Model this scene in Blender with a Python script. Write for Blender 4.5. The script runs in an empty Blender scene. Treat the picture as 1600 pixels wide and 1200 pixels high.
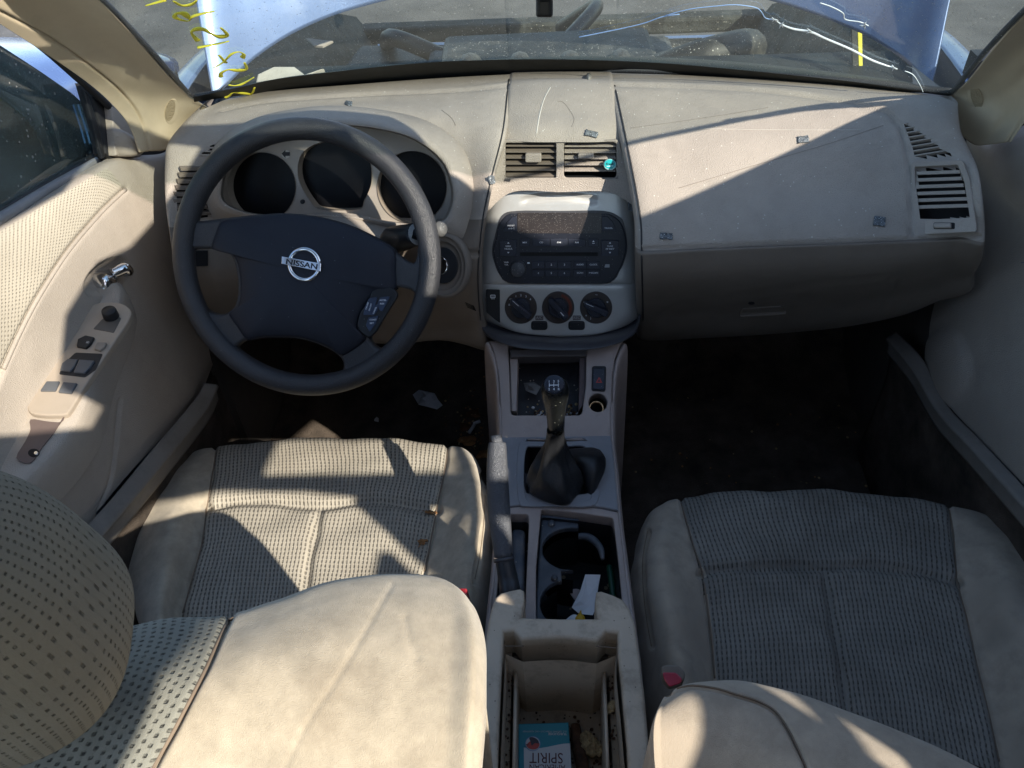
import bpy, math, random
from mathutils import Vector, Matrix
from mathutils.geometry import tessellate_polygon
from mathutils.bvhtree import BVHTree
R = math.radians
V = Vector
random.seed(7)
SC = bpy.context.scene
COL = SC.collection

# ------------------------------------------------------------------ camera, sky, sun, exposure
FPX = 1200.0                                  # focal length in photo pixels (1600 wide)
CAM = Vector((0.0, 0.0, 1.32))
M3 = Matrix.Rotation(R(47.0), 3, 'X') @ Matrix.Rotation(math.atan(76 / FPX), 3, 'Y')
cd = bpy.data.cameras.new('camera'); cam = bpy.data.objects.new('camera', cd); COL.objects.link(cam)
cam.matrix_world = Matrix.Translation(CAM) @ M3.to_4x4()
cd.sensor_width = 36; cd.lens = 36 * FPX / 1600; cd.clip_start = 0.02; cd.clip_end = 400
SC.camera = cam
SUN_A, SUN_B = 1.00, -0.90                    # sun direction: x/z and y/z
sdir = Vector((SUN_A, SUN_B, 1)).normalized()
w = bpy.data.worlds.new('World'); SC.world = w; w.use_nodes = True
sk = w.node_tree.nodes.new('ShaderNodeTexSky'); sk.sky_type = 'NISHITA'; sk.sun_disc = False
sk.sun_elevation = math.asin(sdir.z); sk.sun_rotation = math.atan2(sdir.x, sdir.y)
sk.air_density = 1.0; sk.dust_density = 0.6
bg = w.node_tree.nodes['Background']; bg.inputs['Strength'].default_value = 0.15
w.node_tree.links.new(sk.outputs[0], bg.inputs[0])
sl = bpy.data.lights.new('sun', 'SUN'); sl.energy = 3.9; sl.angle = R(0.5); sl.color = (1.0, 0.93, 0.80)
so = bpy.data.objects.new('sun', sl); COL.objects.link(so); so.location = (2, -1, 5)
so.rotation_euler = sdir.to_track_quat('Z', 'Y').to_euler()
SC.view_settings.view_transform = 'Standard'; SC.view_settings.look = 'None'
SC.view_settings.exposure = 1.15; SC.view_settings.gamma = 1.0
SC.view_settings.use_curve_mapping = False
SC.cycles.max_bounces = 6; SC.cycles.transparent_max_bounces = 12
SC.cycles.sample_clamp_indirect = 6.0; SC.cycles.use_denoising = True

# ------------------------------------------------------------------ points: a viewing ray meets a plane of the car
def ray(px, py):
    return M3 @ Vector(((px - 800) / FPX, (600 - py) / FPX, -1))
def W(px, py, x=None, y=None, z=None, d=None, pl=None):
    r = ray(px, py)
    if x is not None: t = (x - CAM.x) / r.x
    elif y is not None: t = (y - CAM.y) / r.y
    elif z is not None: t = (z - CAM.z) / r.z
    elif pl is not None: t = (pl.o - CAM).dot(pl.n) / r.dot(pl.n)
    else: t = d
    return CAM + r * t
def px_of(p):
    q = M3.inverted() @ (Vector(p) - CAM)
    return (800 + FPX * q.x / -q.z, 600 - FPX * q.y / -q.z)
def px_size(p):                               # metres per photo pixel at p
    return -(M3.inverted() @ (Vector(p) - CAM)).z / FPX

class Pl:                                     # a plane with axes u (right) and v (up)
    def __init__(s, a, b, c):                 # three points
        n = (b - a).cross(c - a).normalized()
        if n.dot(CAM - a) < 0: n = -n
        s.o = a.copy(); s.n = n
        u = Vector((1, 0, 0)); u = (u - n * u.dot(n)).normalized()
        s.u = u; s.v = n.cross(u).normalized()
    def off(s, h):
        q = object.__new__(Pl); q.o = s.o + s.n * h; q.n = s.n; q.u = s.u; q.v = s.v; return q
    def uv(s, px, py):
        p = W(px, py, pl=s) - s.o; return (p.dot(s.u), p.dot(s.v))
    def p(s, u, v, h=0.0): return s.o + s.u * u + s.v * v + s.n * h
def plane_on(o, n):
    q = object.__new__(Pl); n = Vector(n).normalized(); q.o = Vector(o); q.n = n
    u = Vector((1, 0, 0)) if abs(n.x) < .9 else Vector((0, 1, 0))
    u = (u - n * u.dot(n)).normalized(); q.u = u; q.v = n.cross(u).normalized(); return q

def cr(p0, p1, p2, p3, t):
    return 0.5 * ((2 * p1) + (p2 - p0) * t + (2 * p0 - 5 * p1 + 4 * p2 - p3) * t * t + (3 * p1 - p0 - 3 * p2 + p3) * t ** 3)
def spline(pts, n, closed=False):
    out = []; m = len(pts); seg = m if closed else m - 1
    for i in range(seg):
        if closed: a, b, c, d = pts[i - 1], pts[i], pts[(i + 1) % m], pts[(i + 2) % m]
        else: a, b, c, d = pts[max(i - 1, 0)], pts[i], pts[i + 1], pts[min(i + 2, m - 1)]
        for k in range(n): out.append(cr(a, b, c, d, k / n))
    if not closed: out.append(pts[-1].copy())
    return out
def sp2(pts, n=6, closed=True):
    v = [Vector((a, b, 0)) for a, b in pts]
    return [(q.x, q.y) for q in spline(v, n, closed)]
def roundpoly(pts, r, n=5):                   # px polygon with rounded corners
    out = []; m = len(pts)
    for i in range(m):
        p = Vector(pts[i]); a = Vector(pts[i - 1]); b = Vector(pts[(i + 1) % m])
        da = a - p; db = b - p; ra = min(r, da.length * .48); rb = min(r, db.length * .48)
        s = p + da.normalized() * ra; e = p + db.normalized() * rb
        for k in range(n + 1):
            t = k / n; q = s * (1 - t) ** 2 + p * 2 * t * (1 - t) + e * t * t; out.append((q.x, q.y))
    return out
def rect(x0, y0, x1, y1, r=0):
    p = [(x0, y0), (x1, y0), (x1, y1), (x0, y1)]
    return roundpoly(p, r) if r else p
def circ(cx, cy, rx, ry=None, n=40, rot=0):
    ry = rx if ry is None else ry; c, s = math.cos(R(rot)), math.sin(R(rot))
    return [(cx + rx * math.cos(t) * c - ry * math.sin(t) * s, cy + rx * math.cos(t) * s + ry * math.sin(t) * c)
            for t in [2 * math.pi * k / n for k in range(n)]]
def in_poly(x, y, poly):
    c = False; j = len(poly) - 1
    for i in range(len(poly)):
        (xi, yi), (xj, yj) = poly[i], poly[j]
        if (yi > y) != (yj > y) and x < (xj - xi) * (y - yi) / (yj - yi) + xi: c = not c
        j = i
    return c
def area2(l): return sum(l[i - 1][0] * l[i][1] - l[i][0] * l[i - 1][1] for i in range(len(l)))
def offset2(l, d):                            # inset of a closed 2D loop, ccw positive = inwards
    m = len(l); out = []
    for i in range(m):
        a = Vector(l[i - 1]); p = Vector(l[i]); b = Vector(l[(i + 1) % m])
        e1 = (p - a); e2 = (b - p)
        if e1.length < 1e-9 or e2.length < 1e-9: out.append(tuple(p)); continue
        e1.normalize(); e2.normalize()
        n1 = Vector((-e1.y, e1.x)); n2 = Vector((-e2.y, e2.x)); nn = n1 + n2
        if nn.length < 1e-6: out.append(tuple(p)); continue
        nn.normalize(); k = min(1 / max(nn.dot(n1), .4), 2.0)
        q = p + nn * d * k; out.append((q.x, q.y))
    return out

_font_cache = {}
def glyphs(s, bold=0.0):
    key = (s, bold)
    if key not in _font_cache:
        c = bpy.data.curves.new('t', 'FONT'); c.body = s; c.align_x = 'CENTER'; c.align_y = 'CENTER'
        c.resolution_u = 3; c.offset = bold; c.size = 1.0
        o = bpy.data.objects.new('t', c)
        me = bpy.data.meshes.new_from_object(o)
        vs = [tuple(v.co) for v in me.vertices]; fs = [tuple(p.vertices) for p in me.polygons]
        bpy.data.objects.remove(o); bpy.data.curves.remove(c); bpy.data.meshes.remove(me)
        _font_cache[key] = (vs, fs)
    return _font_cache[key]

# ------------------------------------------------------------------ mesh builder
class MB:
    def __init__(s): s.v = []; s.f = []; s.m = []; s.uv = {}; s.mats = []; s.sm = []
    def mi(s, mat):
        if mat not in s.mats: s.mats.append(mat)
        return s.mats.index(mat)
    def add(s, vs, fs, mat, smooth=False, uvs=None):
        b = len(s.v); s.v += [Vector(q) for q in vs]; i = s.mi(mat)
        for f in fs:
            if uvs: s.uv[len(s.f)] = [uvs[q] for q in f]
            s.f.append(tuple(b + q for q in f)); s.m.append(i); s.sm.append(smooth)
        return s
    def plate(s, pl, outline, t, mat, bevel=.0008, holes=(), seg=2, world=False, smooth=False, back=True, hmat=None):
        """a board of thickness t lying on plane pl (its face at height t above pl), outline and holes in photo pixels"""
        L = [outline] + list(holes); loops = []
        for k, l in enumerate(L):
            q = [tuple(x) for x in l] if world else [pl.uv(*x) for x in l]
            cw = area2(q) < 0
            if (k == 0) == cw: q.reverse()     # outer ccw, holes cw -> positive offset goes into the solid
            loops.append(q)
        lv = [(0.0, 0.0)]
        if bevel > 0:
            for k in range(seg + 1):
                a = math.pi / 2 * k / seg; lv.append((bevel * (1 - math.cos(a)), t - bevel + bevel * math.sin(a)))
        else: lv.append((0.0, t))
        vs = []; fs = []; tops = []
        for q in loops:
            m = len(q); base = len(vs)
            for (ins, h) in lv:
                for (a, b) in (offset2(q, ins) if ins > 0 else q): vs.append(pl.p(a, b, h))
            for r in range(len(lv) - 1):
                for i in range(m):
                    j = (i + 1) % m
                    fs.append((base + r * m + i, base + r * m + j, base + (r + 1) * m + j, base + (r + 1) * m + i))
            tops.append((base + (len(lv) - 1) * m, m, base))
        flat = [[Vector((*((vs[o + i] - pl.o).dot(pl.u), (vs[o + i] - pl.o).dot(pl.v)), 0)) for i in range(m)] for o, m, _ in tops]
        idx = [o + i for o, m, _ in tops for i in range(m)]; idb = [o + i for _, m, o in tops for i in range(m)]
        for tri in tessellate_polygon(flat):
            a, b, c = [idx[q] for q in tri]
            nrm = (vs[b] - vs[a]).cross(vs[c] - vs[a])
            fs.append((a, b, c) if nrm.dot(pl.n) > 0 else (a, c, b))
            if back:
                a, b, c = [idb[q] for q in tri]; nrm = (vs[b] - vs[a]).cross(vs[c] - vs[a])
                fs.append((a, b, c) if nrm.dot(pl.n) < 0 else (a, c, b))
        return s.add(vs, fs, mat, smooth)
    def dome(s, pl, outline, h, mat, base=0.0, prof=None, centre=None, world=False, rings=8):
        """a padded or domed piece: the outline rises and closes over its centre"""
        q = [tuple(x) for x in outline] if world else [pl.uv(*x) for x in outline]
        if area2(q) < 0: q.reverse()
        if centre is None: cx = sum(a for a, _ in q) / len(q); cy = sum(b for _, b in q) / len(q)
        else: cx, cy = centre if world else pl.uv(*centre)
        prof = prof or [(1, 0), (1.0, .35), (.985, .62), (.95, .82), (.88, .93), (.7, .98), (.4, 1.0)]
        vs = []; fs = []; m = len(q)
        for (k, hh) in prof:
            for (a, b) in q: vs.append(pl.p(cx + (a - cx) * k, cy + (b - cy) * k, base + h * hh))
        for r in range(len(prof) - 1):
            for i in range(m):
                j = (i + 1) % m; fs.append((r * m + i, r * m + j, (r + 1) * m + j, (r + 1) * m + i))
        vs.append(pl.p(cx, cy, base + h * prof[-1][1])); c = len(vs) - 1; o = (len(prof) - 1) * m
        for i in range(m): fs.append((o + i, o + (i + 1) % m, c))
        return s.add(vs, fs, mat, True)
    def text(s, pl, body, px, py, hpx, mat, rot=0, h=.0003, bold=.0, wide=1.0, wpx=None):
        vs, fs = glyphs(body, bold)
        if not fs: return s
        cu, cv = pl.uv(px, py); k = hpx * px_size(pl.p(cu, cv)) / .69
        if wpx:
            wd = max(v[0] for v in vs) - min(v[0] for v in vs); wide = wpx * px_size(pl.p(cu, cv)) / wd / k
        yc = (max(v[1] for v in vs) + min(v[1] for v in vs)) / 2
        c, sn = math.cos(R(rot)), math.sin(R(rot)); out = []
        for (x, y, _) in vs:
            x *= k * wide; y = (y - yc) * k; out.append(pl.p(cu + x * c - y * sn, cv + x * sn + y * c, h))
        return s.add(out, fs, mat)
    def tube(s, pts, rad, mat, n=10, closed=False, sub=6, cap=True, smooth=True, flat=1.0, up=None):
        pts = [Vector(p) for p in pts]
        if not isinstance(rad, (list, tuple)): rad = [rad] * len(pts)
        if sub > 1:
            rr = spline([Vector((r, 0, 0)) for r in rad], sub, closed); pts = spline(pts, sub, closed); rad = [q.x for q in rr]
        m = len(pts); vs = []; fs = []; prev = up
        for i, p in enumerate(pts):
            a = pts[i - 1] if (i or closed) else p; b = pts[(i + 1) % m] if (i < m - 1 or closed) else p
            t = (b - a).normalized()
            if prev is None: prev = Vector((0, 0, 1)) if abs(t.z) < .9 else Vector((0, 1, 0))
            u = (prev - t * prev.dot(t)).normalized(); prev = u if up is None else up; v = t.cross(u)
            for k in range(n):
                an = 2 * math.pi * k / n; vs.append(p + (u * math.cos(an) * flat + v * math.sin(an)) * rad[i])
        for i in range(m if closed else m - 1):
            for k in range(n):
                i2 = (i + 1) % m; fs.append((i * n + k, i * n + (k + 1) % n, i2 * n + (k + 1) % n, i2 * n + k))
        if cap and not closed:
            fs.append(tuple(reversed(range(n)))); fs.append(tuple((m - 1) * n + k for k in range(n)))
        return s.add(vs, fs, mat, smooth)
    def rings(s, loops, mat, cap0=False, cap1=False, smooth=True, flip=False):
        m = len(loops[0]); vs = [p for l in loops for p in l]; fs = []
        for r in range(len(loops) - 1):
            for i in range(m):
                j = (i + 1) % m; f = (r * m + i, r * m + j, (r + 1) * m + j, (r + 1) * m + i)
                fs.append(tuple(reversed(f)) if flip else f)
        if cap0: fs.append(tuple(range(m)))
        if cap1: fs.append(tuple((len(loops) - 1) * m + i for i in range(m)))
        return s.add(vs, fs, mat, smooth)
    def box(s, c, sz, mat, rz=0, rot=None):
        c = Vector(c); m = rot or Matrix.Rotation(rz, 3, 'Z'); hx, hy, hz = [q / 2 for q in sz]
        vs = [c + m @ Vector((a * hx, b * hy, e * hz)) for a in (-1, 1) for b in (-1, 1) for e in (-1, 1)]
        return s.add(vs, [(0, 1, 3, 2), (4, 6, 7, 5), (0, 4, 5, 1), (2, 3, 7, 6), (0, 2, 6, 4), (1, 5, 7, 3)], mat)
    def build(s, name, parent=None, label=None, solid=0.0, bevel=0.0):
        lo = Vector([min(v[i] for v in s.v) for i in range(3)]); hi = Vector([max(v[i] for v in s.v) for i in range(3)])
        c = (lo + hi) / 2
        if parent is None: c.z = lo.z
        me = bpy.data.meshes.new(name); me.from_pydata([tuple(v - c) for v in s.v], [], s.f)
        for m in s.mats: me.materials.append(m)
        for p, i, sm in zip(me.polygons, s.m, s.sm): p.material_index = i; p.use_smooth = sm
        if s.uv:
            ul = me.uv_layers.new(name='UVMap')
            for p in me.polygons:
                if p.index in s.uv:
                    for li, q in zip(p.loop_indices, s.uv[p.index]): ul.data[li].uv = q
        me.update()
        o = bpy.data.objects.new(name, me); COL.objects.link(o)
        if parent is not None: o.parent = parent; o.location = c - world_of(parent)
        else: o.location = c
        o['_w'] = tuple(c)
        if label: o['label'] = label
        if solid:
            md = o.modifiers.new('thick', 'SOLIDIFY'); md.thickness = solid; md.offset = -1
        if bevel:
            md = o.modifiers.new('soft', 'BEVEL'); md.width = bevel; md.segments = 2; md.limit_method = 'ANGLE'
        return o
def world_of(o): return Vector(o['_w'])
def thing(name, label, cat, loc=(0, 0, 0), group=None):
    o = bpy.data.objects.new(name, None); COL.objects.link(o); o.location = loc; o['_w'] = tuple(loc)
    o.empty_display_size = .05
    o['label'] = label; o['category'] = cat
    if group: o['group'] = group
    return o
def keep_apart(mb_list, name, parent):
    for m_ in mb_list: m_.build(name, parent)
def tag(o, label, cat, group=None):
    o['label'] = label; o['category'] = cat
    if group: o['group'] = group
    return o
def struct(o): o['kind'] = 'structure'; return o

class Grid:
    """smooth surface through rows of control points"""
    def __init__(s, rows, nu=10, nv=10, face_cam=True):
        a = [spline(r, nu) for r in rows]; cols = len(a[0])
        c = [spline([a[i][j] for i in range(len(a))], nv) for j in range(cols)]
        s.nu, s.nv = nu, nv; s.C = cols; s.Rn = len(c[0])
        s.P = [[c[j][i] for j in range(cols)] for i in range(s.Rn)]
        U = [0.0]; mid = s.Rn // 2
        for j in range(1, cols): U.append(U[-1] + (s.P[mid][j] - s.P[mid][j - 1]).length)
        V = [0.0]; mc = cols // 2
        for i in range(1, s.Rn): V.append(V[-1] + (s.P[i][mc] - s.P[i - 1][mc]).length)
        s.U, s.V = U, V; s.flip = False
        if face_cam:
            i, j = mid, mc; n = s.normal(i, j); s.flip = n.dot(CAM - s.P[i][j]) < 0
    def normal(s, i, j):
        i0, i1 = max(i - 1, 0), min(i + 1, s.Rn - 1); j0, j1 = max(j - 1, 0), min(j + 1, s.C - 1)
        n = (s.P[i][j1] - s.P[i][j0]).cross(s.P[i1][j] - s.P[i0][j])
        n = n.normalized() if n.length > 1e-12 else Vector((0, 0, 1))
        return -n if getattr(s, 'flip', False) else n
    def push(s, f):                            # f(u_index, v_index, point) -> height along the normal
        N = [[s.normal(i, j) for j in range(s.C)] for i in range(s.Rn)]
        s.P = [[s.P[i][j] + N[i][j] * f(j / s.nu, i / s.nv, s.P[i][j]) for j in range(s.C)] for i in range(s.Rn)]
        return s
    def seams(s, lines, width=5, depth=.004):  # grooves along lines given in photo pixels
        segs = []
        for l in lines:
            l = sp2(l, 6, False); segs += list(zip(l[:-1], l[1:]))
        def f(u, v, p):
            x, y = px_of(p); best = 1e9
            for (a, b) in segs:
                if abs(a[0] - x) > 90 and abs(b[0] - x) > 90: continue
                dx, dy = b[0] - a[0], b[1] - a[1]; L = dx * dx + dy * dy or 1e-9
                t = max(0, min(1, ((x - a[0]) * dx + (y - a[1]) * dy) / L))
                best = min(best, (x - a[0] - t * dx) ** 2 + (y - a[1] - t * dy) ** 2)
            return -depth * math.exp(-best / (width * width))
        return s.push(f)
    def faces(s, test=None):
        vs = [p for r in s.P for p in r]; fs = []
        for i in range(s.Rn - 1):
            for j in range(s.C - 1):
                if test and not test((j + .5) / s.nu, (i + .5) / s.nv, (s.P[i][j] + s.P[i + 1][j + 1]) / 2): continue
                a = i * s.C + j; f = (a, a + 1, a + s.C + 1, a + s.C)
                fs.append(tuple(reversed(f)) if s.flip else f)
        uvs = [(s.U[j], s.V[i]) for i in range(s.Rn) for j in range(s.C)]
        return vs, fs, uvs
    def into(s, mb, mat, test=None):
        vs, fs, uvs = s.faces(test); used = sorted({q for f in fs for q in f}); k = {q: i for i, q in enumerate(used)}
        return mb.add([vs[q] for q in used], [tuple(k[q] for q in f) for f in fs], mat, True, [uvs[q] for q in used])
    def bvh(s):
        vs, fs, _ = s.faces(); return BVHTree.FromPolygons([tuple(v) for v in vs], fs)
def hit(b, px, py):
    r = ray(px, py).normalized(); loc, n, i, d = b.ray_cast(CAM, r)
    if loc is None:
        best = None
        for k in range(40):
            p = CAM + r * (.3 + k * .05); q, m, _, dist = b.find_nearest(p)
            if best is None or dist < best[0]: best = (dist, q, m)
        loc, n = best[1], best[2]
    if n.dot(r) > 0: n = -n
    return loc, n
def N(rows):                                   # [(dict of plane, [(px,py)...])...] -> rows of points
    out = []
    for kw, pts in rows:
        r = []
        for i, p in enumerate(pts):
            k = {a: (b[i] if isinstance(b, (list, tuple)) else b) for a, b in kw.items()}
            r.append(W(p[0], p[1], **k))
        out.append(r)
    return out

# ------------------------------------------------------------------ materials
def mat(name, col, rough=.6, metal=0.0, var=.10, vscale=9.0, grain=None, specks=None, fabric=None, dirt=None,
        spec=.4, coat=0.0, sheen=0.0, col2=None):
    m = bpy.data.materials.new(name); m.use_nodes = True; nt = m.node_tree; N_, L = nt.nodes, nt.links
    b = N_['Principled BSDF']; b.inputs['Roughness'].default_value = rough; b.inputs['Metallic'].default_value = metal
    b.inputs['Specular IOR Level'].default_value = spec; b.inputs['Coat Weight'].default_value = coat
    b.inputs['Sheen Weight'].default_value = sheen; b.inputs['Coat Roughness'].default_value = .15
    tc = N_.new('ShaderNodeTexCoord')
    def noise(scale, detail=4, rough_=.6, co='Object', warp=0):
        n = N_.new('ShaderNodeTexNoise'); n.inputs['Scale'].default_value = scale; n.inputs['Detail'].default_value = detail
        n.inputs['Roughness'].default_value = rough_; L.new(tc.outputs[co], n.inputs['Vector']); return n.outputs['Fac']
    def ramp(fac, lo, hi, smooth=True):
        r = N_.new('ShaderNodeMapRange'); r.inputs['From Min'].default_value = lo; r.inputs['From Max'].default_value = hi
        r.clamp = True; L.new(fac, r.inputs['Value']); return r.outputs['Result']
    def mix(fac, a, c):
        x = N_.new('ShaderNodeMix'); x.data_type = 'RGBA'
        if isinstance(fac, float): x.inputs['Factor'].default_value = fac
        else: L.new(fac, x.inputs['Factor'])
        for s_, q in ((x.inputs[6], a), (x.inputs[7], c)):
            if isinstance(q, tuple): s_.default_value = (*q, 1)
            else: L.new(q, s_)
        return x.outputs[2]
    def mth(op, a, c=None, d=None):
        x = N_.new('ShaderNodeMath'); x.operation = op
        for s_, q in zip(x.inputs, (a, c, d)):
            if q is None: continue
            if isinstance(q, (int, float)): s_.default_value = q
            else: L.new(q, s_)
        return x.outputs[0]
    c2 = col2 or tuple(q * (1 - 2.2 * var) for q in col)
    hi = tuple(min(1, q * (1 + var)) for q in col)
    cur = mix(ramp(noise(vscale, 6, .65), .32, .68), c2, hi)
    hgt = []
    if dirt:                                   # (colour, scale, amount)
        dn = noise(dirt[1], 8, .7); cur = mix(mth('MULTIPLY', ramp(dn, .5, .72), dirt[2]), cur, dirt[0])
    if fabric:                                 # (sx, sy, hole colour, size)
        sx, sy, hc, sz = fabric[:4]; ap = fabric[4] if len(fabric) > 4 else (.20, .34)
        sep = N_.new('ShaderNodeSeparateXYZ'); L.new(tc.outputs['UV'], sep.inputs[0])
        wob = mth('MULTIPLY', mth('SUBTRACT', noise(60, 3, .6, 'UV'), .5), sx * .5)
        u = mth('DIVIDE', mth('ADD', sep.outputs[0], wob), sx); v = mth('DIVIDE', mth('ADD', sep.outputs[1], wob), sy)
        row = mth('FLOOR', u); v = mth('ADD', v, mth('MULTIPLY', mth('MODULO', mth('ABSOLUTE', row), 2.0), .5 if len(fabric) > 5 else 0.0))
        du = mth('ABSOLUTE', mth('SUBTRACT', mth('FRACT', u), .5)); dv = mth('ABSOLUTE', mth('SUBTRACT', mth('FRACT', v), .5))
        mu = mth('SUBTRACT', 1.0, ramp(du, ap[0] * .55, ap[0] * 1.25)); mv = mth('SUBTRACT', 1.0, ramp(dv, ap[1] * .6, ap[1] * 1.2))
        hole = mth('MULTIPLY', mu, mv)
        thr = mth('SUBTRACT', 1.0, ramp(du, .04, .2))
        rag = ramp(noise(420, 3, .6, 'UV'), .30, .62)
        cur = mix(mth('MULTIPLY', thr, .16 if len(fabric) <= 5 else .05), cur, hc)
        cur = mix(mth('MULTIPLY', mth('MULTIPLY', hole, sz), rag), cur, hc)
        wv = mth('MULTIPLY', ramp(noise(1500, 2, .6, 'UV'), .3, .7), .25)
        cur = mix(wv, cur, tuple(q * .72 for q in col))
        hgt.append((mth('MULTIPLY', mth('ADD', hole, mth('MULTIPLY', thr, .5 if len(fabric) <= 5 else .12)), -1.0), .0011))
        hgt.append((noise(1200, 2, .6, 'UV'), .0004))
    if specks:                                 # (scale, threshold, colour, amount)
        vn = N_.new('ShaderNodeTexVoronoi'); vn.inputs['Scale'].default_value = specks[0]; L.new(tc.outputs['Object'], vn.inputs['Vector'])
        wn = N_.new('ShaderNodeTexWhiteNoise'); wn.noise_dimensions = '3D'; L.new(vn.outputs['Position'], wn.inputs['Vector'])
        keep = mth('GREATER_THAN', wn.outputs['Value'], 1 - specks[4] if len(specks) > 4 else .6)
        sp = mth('MULTIPLY', mth('MULTIPLY', mth('LESS_THAN', vn.outputs['Distance'], specks[1]), keep), specks[3])
        cur = mix(sp, cur, specks[2])
    L.new(cur, b.inputs['Base Color'])
    rn = mth('ADD', ramp(noise(vscale * 3, 5), .2, .8), 0.0)
    rr = N_.new('ShaderNodeMapRange'); rr.inputs['To Min'].default_value = max(.02, rough - .08); rr.inputs['To Max'].default_value = min(1, rough + .08)
    L.new(rn, rr.inputs['Value']); L.new(rr.outputs['Result'], b.inputs['Roughness'])
    if grain:                                  # (scale, height, kind)
        if len(grain) > 2:
            g = N_.new('ShaderNodeTexVoronoi'); g.inputs['Scale'].default_value = grain[0]; L.new(tc.outputs['Object'], g.inputs['Vector']); gv = g.outputs['Distance']
        else: gv = noise(grain[0], 3, .55)
        hgt.append((gv, grain[1]))
    prev = None
    for h, dist in hgt:
        bp = N_.new('ShaderNodeBump'); bp.inputs['Distance'].default_value = dist; bp.inputs['Strength'].default_value = 1.0
        L.new(h, bp.inputs['Height'])
        if prev: L.new(prev, bp.inputs['Normal'])
        prev = bp.outputs['Normal']
    if prev: L.new(prev, b.inputs['Normal'])
    return m
DUST = (170, .16, (.75, .72, .66), .55, .10)
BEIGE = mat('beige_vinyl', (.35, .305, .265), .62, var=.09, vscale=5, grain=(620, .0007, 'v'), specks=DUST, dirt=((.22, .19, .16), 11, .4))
BEIGE_SHADE = mat('beige_plastic_shaded', (.17, .14, .115), .6, var=.07, grain=(700, .0003), dirt=((.14, .11, .09), 10, .3))  # dash beige with the shade under the overhang put into its colour
PILLAR = mat('pillar_trim', (.56, .47, .34), .6, var=.05, grain=(500, .0002), dirt=((.30, .23, .15), 7, .25))
DOORP = mat('door_plastic', (.38, .33, .28), .6, var=.06, vscale=5, grain=(700, .0005, 'v'), dirt=((.2, .17, .14), 12, .25))
DOORFAB = mat('door_fabric', (.47, .42, .34), .95, var=.05, fabric=(.0056, .0058, (.12, .095, .08), .9, (.15, .18), 1))
SUEDE = mat('seat_suede', (.45, .385, .295), .95, var=.10, vscale=45, grain=(1300, .0006), sheen=.25, dirt=((.24, .19, .135), 6, .65))
SUEDE_SHADE = mat('seat_suede_shaded', (.42, .35, .275), .95, var=.10, vscale=40, grain=(1300, .0006), sheen=.2, dirt=((.19, .155, .12), 5, .7))  # the seat suede again, darkened for the shaded passenger seat
FAB = mat('seat_fabric', (.41, .37, .305), .95, var=.09, vscale=12, fabric=(.0066, .0074, (.035, .03, .027), .95), dirt=((.17, .14, .11), 6, .7))
FAB_SHADE = mat('seat_fabric_shaded', (.27, .25, .22), .95, var=.14, vscale=8, fabric=(.0068, .0086, (.022, .020, .018), .92, (.15, .30)), dirt=((.13, .11, .09), 4.5, .85))  # the seat cloth again, shade of the passenger side put into the colour
FAB_H = mat('headrest_fabric', (.235, .208, .16), .95, var=.08, vscale=14, fabric=(.0066, .0052, (.02, .016, .012), .9, (.13, .16), 1), dirt=((.2, .17, .12), 12, .4))
FAB_B = mat('backrest_fabric', (.25, .245, .21), .95, var=.1, vscale=12, fabric=(.0064, .0066, (.008, .008, .009), 1.0, (.22, .20), 1), dirt=((.12, .11, .09), 9, .4))
WHEEL = mat('wheel_leather_vinyl', (.028, .029, .034), .42, var=.12, grain=(800, .0005, 'v'), specks=(260, .12, (.5, .5, .5), .4, .05), spec=.5)
PAD = mat('airbag_vinyl', (.019, .022, .032), .5, var=.08, grain=(900, .0002), specks=(230, .12, (.4, .42, .45), .4, .04), spec=.22)
BLACK = mat('black_plastic', (.012, .013, .016), .45, var=.1, specks=(300, .14, (.4, .38, .35), .5, .05))
RADIO = mat('radio_black', (.014, .016, .026), .38, var=.1, specks=(420, .17, (.45, .43, .40), .6, .16))
DISPLAY = mat('radio_display', (.035, .028, .027), .3, var=.2, specks=(640, .22, (.45, .42, .39), .7, .4))
BTN = mat('button_black', (.022, .026, .042), .42, var=.1, specks=(420, .16, (.5, .48, .45), .6, .12))
DARK = mat('dark_void', (.004, .004, .005), .7, var=.1)
GAUGE = mat('gauge_lens', (.003, .003, .004), .4, var=.1, spec=.2)
SILVER = mat('silver_trim', (.51, .505, .49), .36, metal=.4, var=.04, grain=(900, .0001), specks=(320, .14, (.8, .78, .74), .6, .10))
BEZEL = mat('gauge_bezel', (.33, .29, .25), .45, metal=.2, var=.04, grain=(800, .0001))
GREYC = mat('grey_console', (.26, .26, .28), .5, var=.07, grain=(700, .0002), specks=(240, .14, (.6, .56, .5), .6, .04), dirt=((.2, .17, .14), 20, .2))
MAUVE = mat('console_mauve', (.42, .345, .315), .55, var=.07, grain=(700, .0002), specks=(240, .13, (.65, .6, .52), .6, .04), dirt=((.10, .08, .07), 18, .35))
LIP = mat('dark_grey_lip', (.06, .06, .068), .38, var=.06)
BIN = mat('bin_plastic', (.54, .44, .335), .5, var=.06, grain=(600, .0002), specks=(260, .2, (.05, .03, .02), .8, .04), dirt=((.12, .085, .055), 26, .55))
BINFLOOR = mat('bin_floor', (.40, .32, .23), .8, var=.15, specks=(210, .3, (.02, .012, .006), .9, .16), dirt=((.04, .028, .018), 24, .85))
CARPET = mat('carpet', (.105, .08, .062), .98, var=.3, vscale=14, grain=(500, .003), specks=(150, .16, (.3, .25, .2), .5, .04))
CHROME = mat('chrome', (.75, .76, .78), .12, metal=1.0, var=.03)
WHITE = mat('white_print', (.72, .74, .78), .5, var=.02)
REDP = mat('red_print', (.45, .05, .04), .5, var=.02)
LEATHER = mat('black_leather', (.016, .017, .020), .42, var=.2, grain=(350, .0006), spec=.5)
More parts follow.
